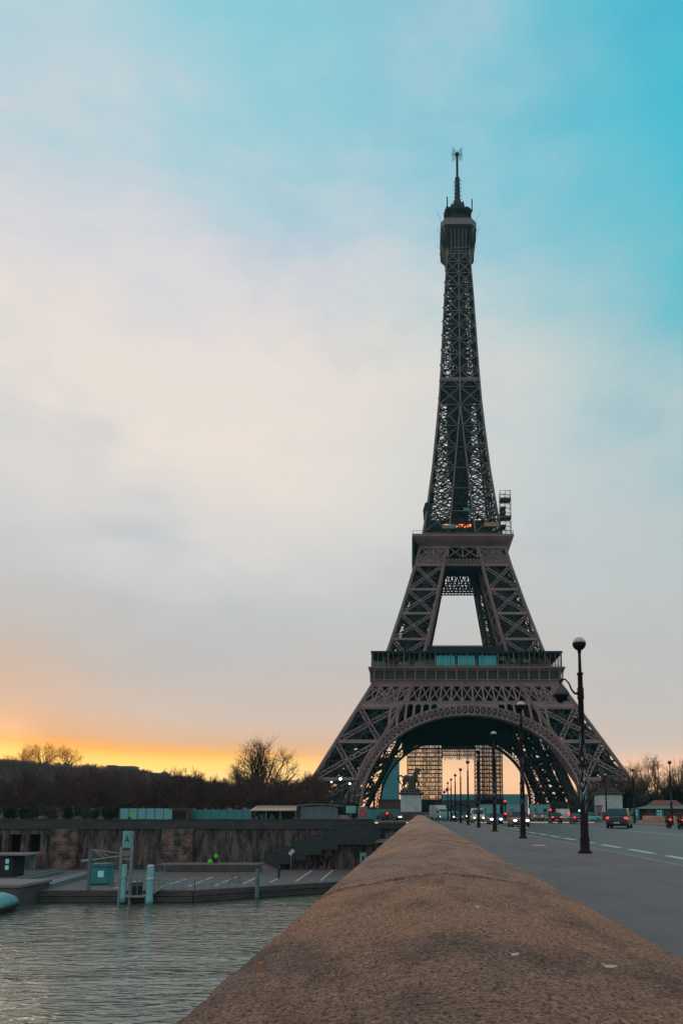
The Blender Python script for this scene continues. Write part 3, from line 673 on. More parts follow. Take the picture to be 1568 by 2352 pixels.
    for (ya, za), (yb, zb) in zip(prof, prof[1:]): g.quad(P2(-ya, ya, za), P2(ya, ya, za), P2(yb, yb, zb), P2(-yb, yb, zb))
    for i in range(31):
        x = -20 + i * 40 / 30; g.bar(P2(x * .87, 18.0, 112.8), P2(x, 20.9, 115.9), .16, .16)
    g.build('second_frieze', M['iron'], tw)
    g = MB()
    for i in range(50):
        x = -20.8 + i * 41.6 / 49; g.bar(P2(x, 20.9, 117.2), P2(x, 21.1, 118.7), .06)
    g.bar(P2(-20.9, 21, 118.7), P2(20.9, 21, 118.7), .1); g.build('guard_rail', M['iron_in'], tw)
for q in range(4): face(q)
# first deck
b = MB()
for (x0, x1, y0, y1) in ((-36, 36, -36, -14), (-36, 36, 14, 36), (-36, -14, -14, 14), (14, 36, -14, 14)): b.box(x0, x1, y0, y1, 55.4, 56.6)
b.build('first_deck', M['iron_in'], tw)
b = MB()
for i in range(9):
    y = -33 + i * 8.25
    for (x0, x1) in ((-34, 34),):
        for k in range(20):
            a, c = x0 + (x1 - x0) * k / 20, x0 + (x1 - x0) * (k + 1) / 20
            b.bar((a, y, 46), (c, y, 55), .5); b.bar((c, y, 46), (a, y, 55), .5)
        b.bar((x0, y, 46), (x1, y, 46), 1.1)
for i in range(18):
    x = -33 + i * 66 / 17; b.bar((x, -33, 46), (x, 33, 46), .9); b.bar((x, -33, 50.5), (x, 33, 50.5), .7)
b.box(-30, 30, -30, 31, 50.6, 51.1)
b.build('deck_girders', M['iron_in'], tw)
b = MB(); pts = []
for k in range(25):
    x = -26 + 52 * k / 24; pts.append((x, 33.4 if abs(x) < 19.5 else 33.4 - (abs(x) - 19.5) * .75))
for (xa, za), (xb, zb) in zip(pts, pts[1:]):
    b.loft([[(xa, 30, za), (xb, 30, zb), (xb, 31, zb), (xa, 31, za)], [(xa, 30, 47), (xb, 30, 47), (xb, 31, 47), (xa, 31, 47)]])
for k in range(14): b.bar((-19 + k * 2.9, 29.9, 34), (-19 + k * 2.9, 29.9, 46), .2)
b.build('works_screen', M['net'], tw)
# solid dark backing added inside the legs so their interior reads dark
for q in range(4):
    for nm, za, zb, kk in (('dark_core', 58, 112, .27),):
        b = MB(); rings = []
        n_ = 14
        for i in range(n_ + 1):
            z = za + (zb - za) * i / n_; m_ = (W_(z) + I_(z)) / 2; d_ = (W_(z) - I_(z)) * kk
            rings.append([rotq((-m_ + sx * d_, -m_ + sy * d_, z), q) for sx, sy in ((-1, -1), (1, -1), (1, 1), (-1, 1))])
        b.loft(rings); b.build(nm, M['net'], tw)
# pavilions on first deck
for (x0, x1, y0, y1, h) in ((-15, 15, -30, -21, 67.2), (-14, 14, 20, 30, 66.5), (-30, -21, -13, 13, 66), (21, 30, -13, 13, 66)):
    b = MB(); b.rbox(x0, x1, y0, y1, 57, h, .5); pv = b.build('pavilion', M['net'], tw)
    b = MB()
    n_ = 16
    for i in range(n_ + 1):
        x = x0 + (x1 - x0) * i / n_; b.bar((x, y0 - .1, 57), (x, y0 - .1, h), .2)
    for z in (60, 63, h + .1): b.bar((x0, y0 - .1, z), (x1, y0 - .1, z), .15)
    b.build('glazing_bars', M['iron_in'], pv)
# teal windows of the front gallery
M['teal_win'] = pm('teal_glazing', (.012, .17, .175), (.02, .24, .25), .3, .6, emit=(.02, .45, .47), estr=.22)
def win(u0, u1, v0, v1, Y, m, name, parent=tw, dy=.15):
    x0, z1 = FP(u0, v0, Y); x1, z0 = FP(u1, v1, Y); bb = MB(); bb.box(x0 - TX, x1 - TX, Y - TY - dy, Y - TY, z0, z1); return bb.build(name, m, parent)
for (a, c) in ((550, 675), (692, 808), (832, 950)):
    u0, u1 = (1200 + a / 1.96) / 1.479, (1200 + c / 1.96) / 1.479
    wv_ = win(u0, u1, 1505, 1529, 267.2, M['teal_win'], 'window')
    bb = MB(); x0, z1 = FP(u0, 1505, 267); x1, z0 = FP(u1, 1529, 267)
    for k in range(9): x = x0 - TX + (x1 - x0) * k / 8; bb.bar((x, 267 - TY - .05, z0), (x, 267 - TY - .05, z1), .12)
    bb.build('frame', M['iron_in'], wv_)
for (a, c, y0, y1) in ((130, 215, 193, 225), (300, 372, 196, 222), (410, 470, 197, 226), (970, 1012, 160, 188), (1042, 1078, 175, 200), (1125, 1160, 178, 204)):
    win((1200 + a / 1.96) / 1.479, (1200 + c / 1.96) / 1.479, (2150 + y0 / 1.96) / 1.479, (2150 + y1 / 1.96) / 1.479, 267, M['teal_g'], 'kiosk', dy=1.2)
# second deck, pavilions and lights
b = MB()
for (x0, x1, y0, y1) in ((-18, 18, -18, -4), (-18, 18, 4, 18), (-18, -4, -4, 4), (4, 18, -4, 4)): b.box(x0, x1, y0, y1, 112.7, 113.5)
b.box(-20.8, 20.8, -20.8, 20.8, 116.6, 117.0); b.build('second_deck', M['iron_in'], tw)
b = MB(); b.rbox(-15.3, 15.3, -15.5, 15, 117, 121, .3); b.rbox(-13.6, 13, -13.6, 13, 121, 126.5, .3)
b.build('second_pavilion', M['net'], tw)
b = MB()
for k in range(11):
    x = -8.3 + k * 1.15; b.box(x, x + .75, -14.1, -13.7, 123.2 + .25 * math.sin(k * 2.1), 124.3 + .2 * math.sin(k * 1.3))
b.build('lit_window', M['orange'], tw)
win((1280 + 640 / 2.9037) / 1.479, (1280 + 770 / 2.9037) / 1.479, 1209, 1217, 281, M['teal'], 'awning', dy=1.5)
win((1280 + 1055 / 2.9037) / 1.479, (1280 + 1195 / 2.9037) / 1.479, 1203, 1212, 281, pm('tan_canvas', (.3, .2, .12), None, .9), 'awning', dy=1.5)
win((1280 + 850 / 2.9037) / 1.479, (1280 + 905 / 2.9037) / 1.479, 1170, 1177, 284, M['teal'], 'awning', dy=1.5)
b = MB(); b.loft([[(-21.3, y, z) for y, z in ((-20.8, 104.5), (20, 104.5), (20, 116.2), (-20.8, 116.2))], [(-20.3, y, z) for y, z in ((-20.8, 104.5), (20, 104.5), (20, 116.2), (-20.8, 116.2))]])
b.build('protective_screen', M['net'], tw)
b = MB(); rr = random.Random(4)     # netting bulging on the left side above the second floor
b.loft([[(-16.2 + .5 * math.sin(z), -15.5, z), (-13.2, -15.5, z), (-13.2, -6, z), (-15.9 + .5 * math.sin(z), -6, z)] for z in (117, 120, 123, 127, 130, 133.5)])
b.build('protective_net', M['net'], tw)
# scaffold stair at right of second floor
b = MB()
x0, x1, y0, y1 = 15.9, 20.4, -19.6, -16
for x in (x0, (x0 + x1) / 2, x1):
    for y in (y0, y1): b.bar((x, y, 117), (x, y, 137), .16)
for k in range(11):
    z = 117 + k * 2
    for y in (y0, y1): b.bar((x0, y, z), (x1, y, z), .14)
    for x in (x0, x1): b.bar((x, y0, z), (x, y1, z), .14)
    if k in (2, 4, 5, 6, 8): b.box(x0, x1 if k % 4 == 0 else (x0 + x1) / 2, y0, y1, z, z + .9)
    if k < 10: b.bar((x0, y0, z), (x1, y0, z + 2), .1)
b.build('scaffold_stair', M['scaf'], tw)
# spire shaft
lev3 = [116, 119.5, 130, 141, 151, 161, 171.5, 182, 191, 199.5, 207.5, 215, 222.5, 229.5, 236.5, 243, 249.5, 255.5, 261, 266]
mo, mi = MB(), MB()
for q in range(4):
    F = lambda x, z, o_=0: Vector(rotq((x, -(W_(z) + o_), z), q)); nrm = Vector(rotq((0, -1, 0), q))
    for a, c in zip(lev3, lev3[1:]):
        wa, wb, ia, ib = W_(a), W_(c), I_(a), I_(c); k = .9 if a < 182 else .75 - .0035 * (a - 182)
        mo.bar(F(-wa, a), F(-wb, c), k, k, nrm)
        mo.bar(F(-wb, c), F(wb, c), .3, .22, nrm)
        if a < 181.9:
            for s_ in (-1, 1):
                mo.bar(F(s_ * ia, a, .05), F(s_ * ib, c, .05), .62, .6, nrm)
                mo.lbar(F(s_ * ia, a), F(s_ * wb, c), .5, .16, 6, nrm); mo.lbar(F(s_ * wa, a), F(s_ * ib, c), .5, .16, 6, nrm)
                mo.bar(F(s_ * ib, c, .1), F(s_ * ib, c - .1, .15), 1.2, 1.2)
                # back face of each pillar
                Gp = lambda x, z: Vector(rotq((x, -max(I_(z), 1.2), z), q))
                mi.bar(Gp(s_ * ia, a), Gp(s_ * wb, c), .4); mi.bar(Gp(s_ * wa, a), Gp(s_ * ib, c), .4)
                mi.bar(F(s_ * wa, a), Gp(s_ * wb, c), .3)
            if a > 118:
                mi.bar(F(-ia, a), F(ib, c), .3); mi.bar(F(ia, a), F(-ib, c), .3)
        else:
            mo.bar(F(0, a, .05), F(0, c, .05), .62 - .002 * (a - 182), .5, nrm)
            mo.ball(F(0, c, .15), .62, 6, 4)
            for s_ in (-1, 1):
                mo.lbar(F(0, a), F(s_ * wb, c), .42, .15, 6, nrm); mo.lbar(F(s_ * wa, a), F(0, c), .42, .15, 6, nrm)
        nn = 6
        for j in range(nn):
            e, g_ = a + (c - a) * j / nn, a + (c - a) * (j + 1) / nn; we, wg = W_(e), W_(g_)
            mi.bar(F(-we, e, -.4), F(we, e, -.4), .13)
            for i in range(6):
                f0, f1 = -1 + i / 3, -1 + (i + 1) / 3
                if (i + j + q) % 2: mi.bar(F(f0 * we, e, -.5), F(f1 * wg, g_, -.5), .26)
                else: mi.bar(F(f1 * we, e, -.5), F(f0 * wg, g_, -.5), .26)
                if (i * 7 + j * 3 + q) % 4 == 0: mi.bar(F(f0 * we, e, -1.2), F(f1 * wg, g_, -1.2), .34)
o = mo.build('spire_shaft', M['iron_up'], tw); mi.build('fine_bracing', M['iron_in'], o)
b = MB()      # lift shafts and spiral stairs in the core
for z in range(117, 266, 3):
    c = min(3.2, W_(z) * .42); c2 = min(3.2, W_(z + 3) * .42)
    for sx, sy in ((-1, -1), (1, -1), (1, 1), (-1, 1)): b.bar((sx * c, sy * c, z), (sx * c2, sy * c2, z + 3), .5)
    for (p, q_) in (((-1, -1), (1, -1)), ((1, -1), (1, 1)), ((1, 1), (-1, 1)), ((-1, 1), (-1, -1))):
        b.bar((p[0] * c, p[1] * c, z), (q_[0] * c2, q_[1] * c2, z + 3), .32); b.bar((q_[0] * c, q_[1] * c, z), (p[0] * c2, p[1] * c2, z + 3), .32)
        b.bar((p[0] * c, p[1] * c, z), (q_[0] * c, q_[1] * c, z), .4)
    b.bar((-c * .5, 0, z), (-c2 * .5, 0, z + 3), .9, .5); b.bar((c * .5, 0, z), (c2 * .5, 0, z + 3), .9, .5)
    w2 = W_(z) * .72
    for k in range(4): b.bar(rotq((-w2, -w2 * .3, z), k), rotq((w2 * .9, -w2 * .4, z + 3), k), .28)
b.build('lift_shaft', M['iron_in'], tw)
b = MB(); b.loft([[(x * W_(z) * f, y * W_(z) * f, z) for x, y in ((-1, -1), (1, -1), (1, 1), (-1, 1))] for z, f in ((127, .12), (140, .2), (152, .30), (158, .42), (185, .58))]); b.build('shaft_dark_core', M['net'], tw)  # solid dark cores added so the shaft interior reads dark and opaque
b = MB(); b.loft([[(x * W_(z) * f, y * W_(z) * f, z) for x, y in ((-1, -1), (1, -1), (1, 1), (-1, 1))] for z, f in ((196, .18), (230, .22), (250, .4), (262, .8))]); b.build('shaft_dark_core', M['net'], tw)
b = MB(); b.loft([[(x * r, y * r, z) for x, y in ((-1, -1), (1, -1), (1, 1), (-1, 1))] for r, z in ((8.3, 193.6), (8.8, 195), (8.7, 196.4))]); b.box(-7.6, 7.6, -7.6, 7.6, 186, 193.4)
b2 = MB(); b2.loft([[(x * r, y * r, z) for x, y in ((-1, -1), (1, -1), (1, 1), (-1, 1))] for r, z in ((8.75, 193.8), (8.95, 194.6), (8.9, 195.6))]); b2.build('intermediate_platform', M['iron_up'], tw)
b = MB(); b.box(-5.6, 5.6, -5.6, 5.6, 184, 193.7); b.build('lift_transfer_cabin', M['net'], tw)
# top
def octo(r, ch, z): return [(-r + ch, -r, z), (r - ch, -r, z), (r, -r + ch, z), (r, r - ch, z), (r - ch, r, z), (-r + ch, r, z), (-r, r - ch, z), (-r, -r + ch, z)]
b = MB(); b.loft([octo(5.3, .3, 257.5), octo(5.4, .4, 262), octo(5.8, .8, 266), octo(6.9, 1.6, 269.5), octo(8.1, 2.3, 272.2)])
for q in range(4): b.loft([[rotq((x * f, y * f, z), q) for x, y in ((-8.1, -5.9), (-5.9, -8.1), (-5.0, -7.2), (-7.2, -5.0))] for f, z in ((.78, 262), (.94, 264), (1, 265.5), (1.02, 272.2))])
top = b.build('top_cabin', M['net'], tw)
b = MB()
for q in range(4):
    for s_ in (-1, 1):
        pts = [(s_ * 4.9, -5.2, 258), (s_ * 5.1, -5.9, 262), (s_ * 5.6, -7.2, 266.5), (s_ * 7.2, -8.3, 270.5)]
        for p, p2 in zip(pts, pts[1:]): b.bar(rotq(p, q), rotq(p2, q), .35)
    for k in range(5):
        x = -3.4 + k * 1.7; b.bar(rotq((x, -5.6, 259), q), rotq((x, -8.3, 269.5), q), .2)
    b.bar(rotq((-5.2, -5.5, 259.5), q), rotq((5.2, -5.5, 259.5), q), .3); b.bar(rotq((-5.2, -5.6, 262), q), rotq((5.2, -6.7, 262), q), .25)
b.build('bracket', M['iron'], top)
b = MB(); b.loft([octo(8.25, 2.4, 272.2), octo(8.35, 2.5, 273), octo(8.3, 2.5, 275.3), octo(7.8, 2.3, 275.5)]); b.build('balcony_band', pm('balcony_paint', (.10, .11, .12), (.14, .15, .16), .7, .5), top)
b = MB()
for k in range(32):
    a = 2 * math.pi * k / 32; r = 7.9; b.bar((r * math.cos(a), r * math.sin(a), 275.4), (r * .97 * math.cos(a), r * .97 * math.sin(a), 278.3), .12)
b.loft([octo(6.0, 1.8, 275.5), octo(5.9, 1.8, 278.5), octo(4.2, 1.2, 279.3), octo(4.4, 1.2, 281), octo(6.3, 1.5, 282.2), octo(6.3, 1.5, 283), octo(4.6, 1.4, 283.4), octo(3.4, 1, 286), octo(2.2, .7, 289), octo(1.6, .5, 291)])
rt = random.Random(2)
for k in range(110):
    a = rt.uniform(0, 6.28); r = rt.uniform(4.6, 6.6); h = rt.uniform(.6, 3.0); x, y = r * math.cos(a), r * math.sin(a)
    b.bar((x, y, 282), (x, y, 283.3 + h), rt.choice((.16, .22, .4))); b.bar((x - .4, y, 283 + h * .8), (x + .4, y, 283.3 + h * .8), .14)
b.bar((-5.1, -5.2, 284), (-5.1, -5.2, 289), .55); b.bar((6.5, -5.0, 281.5), (6.5, -5.0, 288), .5)
for k in range(4): b.bar(rotq((-8.2, -8, 274), k), rotq((-10, -9.8, 277), k), .08); b.bar(rotq((-8.2, -8, 266), k), rotq((-10, -9.8, 269), k), .08)
b.build('equipment_deck', M['iron_in'], top)
b = MB(); b.loft([[(r * math.cos(a * math.pi / 4), r * math.sin(a * math.pi / 4), z) for a in range(8)] for r, z in ((2.0, 290), (1.35, 293), (1.15, 302.5), (1.2, 304), (.7, 304.8), (.5, 305), (.5, 317))])
for k in range(26):
    z = 291 + k * .5; a = k * 1.57; r = 2.1 if z < 294 else 1.75; b.bar((0, 0, z), (r * math.cos(a), r * math.sin(a), z), .16); b.bar((r * math.cos(a), r * math.sin(a), z - .35), (r * math.cos(a), r * math.sin(a), z + .35), .16)
for z in range(306, 317): b.lathe([(.62, z), (.62, z + .25)], n=8)
mast = b.build('mast', M['iron_in'], tw)
b = MB(); b.ball((0, 0, 317), 1.05, 10, 6)
for sx in (-1, 1):
    for sz in (-1, 1):
        for sy in (-1, 0, 1):
            p = Vector((sx * .7, sy * .7, 317 + sz * .7)); e = Vector((sx * 2.2, sy * 1.6, 317 + sz * 1.6)); b.bar(p, e, .14)
            for f in (.5, .78, 1):
                c_ = p.lerp(e, f); o_ = Vector((sz * .55, 0, -sx * .55)); b.bar(c_ - o_, c_ + o_, .07)
b.bar((0, 0, 317), (0, 0, 319.6), .16); b.build('antenna', M['iron_in'], mast)

# scaffold portal behind the tower
def scaffold(name, label, x0, x1, y0, y1, z0, z1, dx, dz, tk=.22, net=None, seed=0, cat='scaffold'):
    t_ = thing(name, label, cat, ((x0 + x1) / 2, (y0 + y1) / 2, z0)); X, Y = (x1 - x0) / 2, (y1 - y0) / 2; H = z1 - z0
    b = MB(); n = max(1, round(2 * X / dx)); m = max(1, round(H / dz)); rn = random.Random(seed)
    for i in range(n + 1):
        x = -X + 2 * X * i / n
        for y in (-Y, Y): b.bar((x, y, 0), (x, y, H), tk * rn.choice((1, 1, 1.8)))
    for j in range(m + 1):
        z = H * j / m
        for y in (-Y, Y): b.bar((-X, y, z), (X, y, z), tk)
        for i in range(n):
            x = -X + 2 * X * i / n; x2 = x + 2 * X / n
            if j < m and rn.random() < .6: b.bar((x, -Y, z), (x2, -Y, z + H / m), tk * .6)
            if j < m and rn.random() < .3: b.bar((x2, Y, z), (x, Y, z + H / m), tk * .6)
    b.build('frame', M['scaf'], t_)
    if dz < 4:
        b = MB()
        for j in range(0, m + 1):
            z = H * j / m
            if j % 2 == 0: b.box(-X, X, -Y * .9, Y * .9, z, z + .12)
        b.build('decking', M['scaf'], t_)
    if net: b = MB(); b.box(-X * .98, X * .98, -Y * .5, Y * .5, 0, net); b.build('netting', M['net'], t_)
    return t_
scaffold('scaffold_tower', 'left scaffold tower of dense poles under the big arch', -6.2, 12, 368, 374, 0, 40, 1.05, 2.2, .34, 8.5, 1)
scaffold('scaffold_tower', 'right scaffold tower of decked levels under the big arch', 29.7, 43.8, 368, 374, 0, 40, 1.3, 2.2, .32, 8.5, 2)
t = thing('hanging_scaffold', 'long hanging scaffold curtain spanning between the two scaffold towers', 'scaffold', (20.8, 370, 30.5)); b = MB(); rr = random.Random(3)
for i in range(34):
    x = -9 + i * .545
    b.bar((x, -1, -rr.uniform(0, 1.4)), (x, -1, 8), rr.choice((.22, .4, .3)))
    if i % 2: b.bar((x, -1.1, 1), (x + 1.6, -1.1, 6), .25)
for z in (1.2, 3.5, 5.2, 7): b.bar((-9, -1, z), (9, -1, z), .35)
b.build('frame', M['scaf'], t); b = MB(); b.box(-9, 9, -.6, 1.5, 4.6, 9); b.build('netting', M['net'], t)
scaffold('scaffold_cage', 'teal grey works scaffold wrapped round the left front tower foot', *[FP(768, 1800, 232)[0], FP(822, 1800, 232)[0]], 229, 234, 0, 12, 1.6, 2.1, .16, None, 5)
for i, (u, v) in enumerate(((781.5, 1789), (761, 1796), (803, 1800))):
    x, z = FP(u, v, 228); lab = ['brightest white work light on the left tower foot', 'leftmost white work light on the left tower foot', 'rightmost white work light on the left tower foot'][i]
    t = thing('work_light', lab, 'light', (x, 228, 0), group='work lights on the tower foot'); b = MB(); b.bar((0, 0, 0), (0, 0, z), .12); b.box(-.4, .4, -.1, .3, z - .35, z + .1); b.build('post', M['scaf'], t)
    b = MB(); b.ball((0, -.2, z), .42 if i == 0 else .3, 10, 6); b.build('bulb', M['lampw'], t)

# ------------------------------------------------------------------ street lamps
def lamp(name, label, loc, arm=0, group=None, stickers=0, H=7.27, signbox=False):
    t = thing(name, label, 'street lamp', loc, 0, group)
    b = MB(); b.lathe([(.24, 0), (.24, .06), (.165, .1), (.165, .5), (.14, .55), (.128, 2.9), (.145, 2.95), (.145, 3.0), (.11, 3.05), (.098, 5.3), (.12, 5.33), (.12, 5.38), (.092, 5.42), (.085, 6.15), (.115, 6.17), (.115, 6.22), (.06, 6.26), (.05, 6.85), (.055, 6.95)], n=14)
    b.build('pole', M['pole'], t, True)
    b = MB(); pr = [(.055, H - .33)] + [(.235 * math.cos(a), H + .235 * math.sin(a)) for a in [-1.25 + .2 * i for i in range(7)]] + [(.238, H), (.238, H + .02)]
    b.lathe(pr, n=20); b.build('bowl', M['pole'], t, True)
    b = MB(); b.lathe([(.232, H + .02)] + [(.232 * math.cos(a), H + .02 + .22 * math.sin(a)) for a in (.25, .5, .75, 1.0, 1.25, 1.45)] + [(.01, H + .245)], n=20); b.build('globe', M['globe'], t, True)
    if arm:
        s = -1 if arm < 0 else 1
        b = MB(); pts = [(s * .08, 0, 5.5), (s * .2, 0, 5.5), (s * .3, 0, 5.62), (s * .4, 0, 5.86), (s * .52, 0, 6.0), (s * .66, 0, 6.0), (s * .70, 0, 5.92), (s * .70, 0, 5.8)]
        b.tube(pts, [.05, .045, .035, .03, .028, .045, .045, .03], 8); b.lathe([(.115, 5.3), (.115, 5.7)], n=12); a_ = b.build('arm', M['pole'], t, True)
        b = MB(); b.lathe([(.03, 5.86), (.06, 5.76), (.16, 5.72), (.24, 5.62), (.30, 5.46), (.29, 5.42)], s * .70, 0, 20); b.ball((s * .70 + .2, .05, 5.5), .13, 8, 6)
        b.build('shade', pm('hood_paint', (.03, .045, .05), None, .45), a_, True)
        b = MB(); b.lathe([(.28, 5.44), (.20, 5.36), (.14, 5.24), (.06, 5.17)], s * .70, 0, 16); b.ball((s * .70 + .16, 0, 5.32), .09, 8, 6); b.build('reflector', M['pole'], a_, True)
    if stickers:
        rs = random.Random(stickers); b = MB(); b2 = MB()
        for k in range(60 if stickers == 1 else 22):
            a = rs.uniform(3.4, 6.0); z = rs.uniform(1.9, 4.2) if rs.random() < .8 else rs.uniform(1.2, 1.9); r = .134 if z < 2.9 else .116; hgt = rs.uniform(.05, .14); wd = rs.uniform(.25, .6)
            q = MB() if False else (b if rs.random() < .6 else b2); tl = rs.uniform(.0, .1)
            n_ = 4
            for j in range(n_):
                a0, a1 = a + wd * j / n_, a + wd * (j + 1) / n_; z_0, z_1 = z + tl * j, z + tl * (j + 1)
                q.quad((r * math.cos(a0), r * math.sin(a0), z_0), (r * math.cos(a1), r * math.sin(a1), z_1), (r * math.cos(a1), r * math.sin(a1), z_1 + hgt), (r * math.cos(a0), r * math.sin(a0), z_0 + hgt))
        b.build('stickers', M['sticker'], t); b2.build('torn_stickers', M['sticker2'], t)
    return t
M['sticker'] = pm('pale_sticker', (.14, .22, .26), (.35, .4, .42), .6, 6)
M['sticker2'] = pm('blue_sticker', (.03, .28, .33), (.10, .10, .18), .6, 6)
G1 = 'street lamps along the near kerb'
ordn = ['', 'second', 'third', 'fourth', 'fifth', 'sixth', 'seventh', 'eighth', 'ninth']
for k in range(9):
    y = 24 + 14.2 * k; x = 5.63
    if k == 0: lamp('street_lamp', 'tallest nearest lamp post with globe and hooded side arm, stickers round its pole', (x, y, 0), -1, G1, 1)
    else: lamp('street_lamp', ('%s globe lamp post from the camera along the near kerb' % ordn[k]) if k < 8 else 'farthest globe lamp post of the near kerb row', (x, y, 0), -1 if k in (7, 8) else 0, G1, k + 1 if k < 5 else 0)
for k in range(4):
    y = 81.5 + 14.2 * k
    lamp('street_lamp', ['nearest globe lamp post on the far pavement, at the right edge', 'second globe lamp post on the far pavement', 'third globe lamp post on the far pavement, before the right statue', 'farthest globe lamp post on the far pavement'][k], (29.3, y, 0), 0, 'street lamps on the far pavement', k + 3 if k < 2 else 0)
x, z = FP(980 / 1, 1800, 150)
lamp('street_lamp', 'globe lamp post behind the tail of the left statue', (FP(928.5, 1800, 150)[0], 150, 0), 0, None, 0, 7.27).scale = (1, 1, 1.25)

# ------------------------------------------------------------------ pedestals with horse and warrior statues
def pedestal(name, label, x, y, w=4.1):
    t = thing(name, label, 'pedestal', (x, y, 0)); h = w / 2
    b = MB(); b.rbox(-h - .3, h + .3, -h - .3, h + .3, 0, 1.25, .06); b.rbox(-h - .12, h + .12, -h - .12, h + .12, 1.25, 1.6, .05); b.build('plinth', M['stone_d'], t)
    b = MB(); b.rbox(-h, h, -h, h, 1.6, 4.95, .05)
    for z in (2.4, 3.25, 4.1): b.box(-h - .004, h + .004, -h - .004, h + .004, z, z + .03)
    b.build('shaft', M['stone'], t)
    b = MB(); b.rbox(-h - .15, h + .15, -h - .15, h + .15, 4.95, 5.1, .04); b.rbox(-h - .38, h + .38, -h - .38, h + .38, 5.1, 5.42, .08); b.build('cornice', M['stone_d'], t)
def statue(name, label, x, y, s, z=5.42):
    t = thing(name, label, 'statue', (x, y, z)); t.scale = (s, 1, 1)
    b = MB()      # horse walking towards +x, its handler beside its chest; one continuous surface
    b.rbox(-2.05, 2.0, -1.3, 1.3, 0, .55, .1); b.ball((-.2, 0, .6), 1.2, 12, 6, (1.3, .8, .45)); b.ball((1.1, 0, .55), .8, 10, 6, (1, .9, .5))
    b.tube([(-1.5, 0, 2.75), (-1.0, 0, 2.95), (-.3, 0, 2.8), (.4, 0, 2.85), (.95, 0, 3.05)], [.45, .66, .62, .66, .52], 12)
    b.tube([(.75, 0, 3.1), (1.15, 0, 3.8), (1.35, 0, 4.45), (1.5, 0, 4.75)], [.55, .42, .30, .24], 10)
    b.tube([(1.35, 0, 4.75), (1.75, 0, 4.55), (2.1, 0, 4.2)], [.27, .22, .13], 8); b.tube([(1.35, .1, 4.9), (1.32, .12, 5.15)], [.08, .03], 5)
    b.tube([(.55, 0, 3.6), (.95, 0, 4.3), (1.2, 0, 4.95)], [.2, .22, .12], 6)
    b.tube([(-1.45, .3, 2.7), (-1.3, .32, 1.9), (-1.75, .32, 1.35), (-1.55, .32, .5)], [.42, .26, .16, .16], 8)
    b.tube([(-1.3, -.3, 2.7), (-1.0, -.32, 1.9), (-1.35, -.32, 1.35), (-1.05, -.32, .5)], [.42, .26, .16, .16], 8)
    b.tube([(.85, .3, 2.8), (.95, .3, 1.9), (.8, .3, 1.25), (.85, .3, .5)], [.34, .2, .15, .15], 8)
    b.tube([(.95, -.3, 2.8), (1.45, -.3, 2.2), (1.6, -.3, 1.5), (1.35, -.3, 1.1)], [.34, .2, .14, .13], 8)
    b.tube([(-1.5, 0, 3.0), (-1.9, 0, 3.45), (-2.35, 0, 3.35), (-2.5, 0, 2.7), (-2.2, 0, 2.1), (-1.8, 0, 1.6)], [.16, .2, .22, .22, .18, .1], 8)
    # handler: standing, arm raised to the bridle, cloak
    b.tube([(.35, -.85, .5), (.4, -.85, 1.3), (.45, -.8, 2.1)], [.16, .2, .27], 8); b.tube([(.85, -.85, .5), (.75, -.85, 1.3), (.6, -.8, 2.1)], [.16, .2, .27], 8)
    b.tube([(.5, -.8, 2.0), (.5, -.8, 2.6), (.52, -.8, 3.2), (.55, -.8, 3.45)], [.33, .34, .42, .2], 10); b.ball((.6, -.8, 3.75), .24, 10, 8)
    b.tube([(.85, -.8, 3.25), (1.25, -.75, 3.35), (1.6, -.5, 3.9), (1.7, -.2, 4.3)], [.15, .13, .1, .08], 6); b.tube([(.2, -.8, 3.25), (.0, -.85, 2.7), (.15, -.95, 2.2)], [.15, .12, .09], 6)
    b.tube([(.1, -.7, 3.2), (-.1, -.6, 2.2), (-.1, -.6, .8)], [.25, .38, .4], 8)
    b.build('horse_and_warrior', M['bronze'], t, True, .09)
pedestal('statue_pedestal', 'pale stone pedestal where the near parapet ends, under the left statue', FP(943.5, 1840, 138)[0], 140)
statue('equestrian_statue', 'dark stone horse and warrior on the left pedestal, tail curled', FP(943.5, 1840, 138)[0] - .1, 140, 1)
pedestal('statue_pedestal', 'pale stone pedestal across the road, under the right statue', FP(1402, 1840, 138)[0], 140, 4.4)
statue('equestrian_statue', 'dark stone horse and warrior on the right pedestal, across the road', FP(1402, 1840, 138)[0], 140, -1)

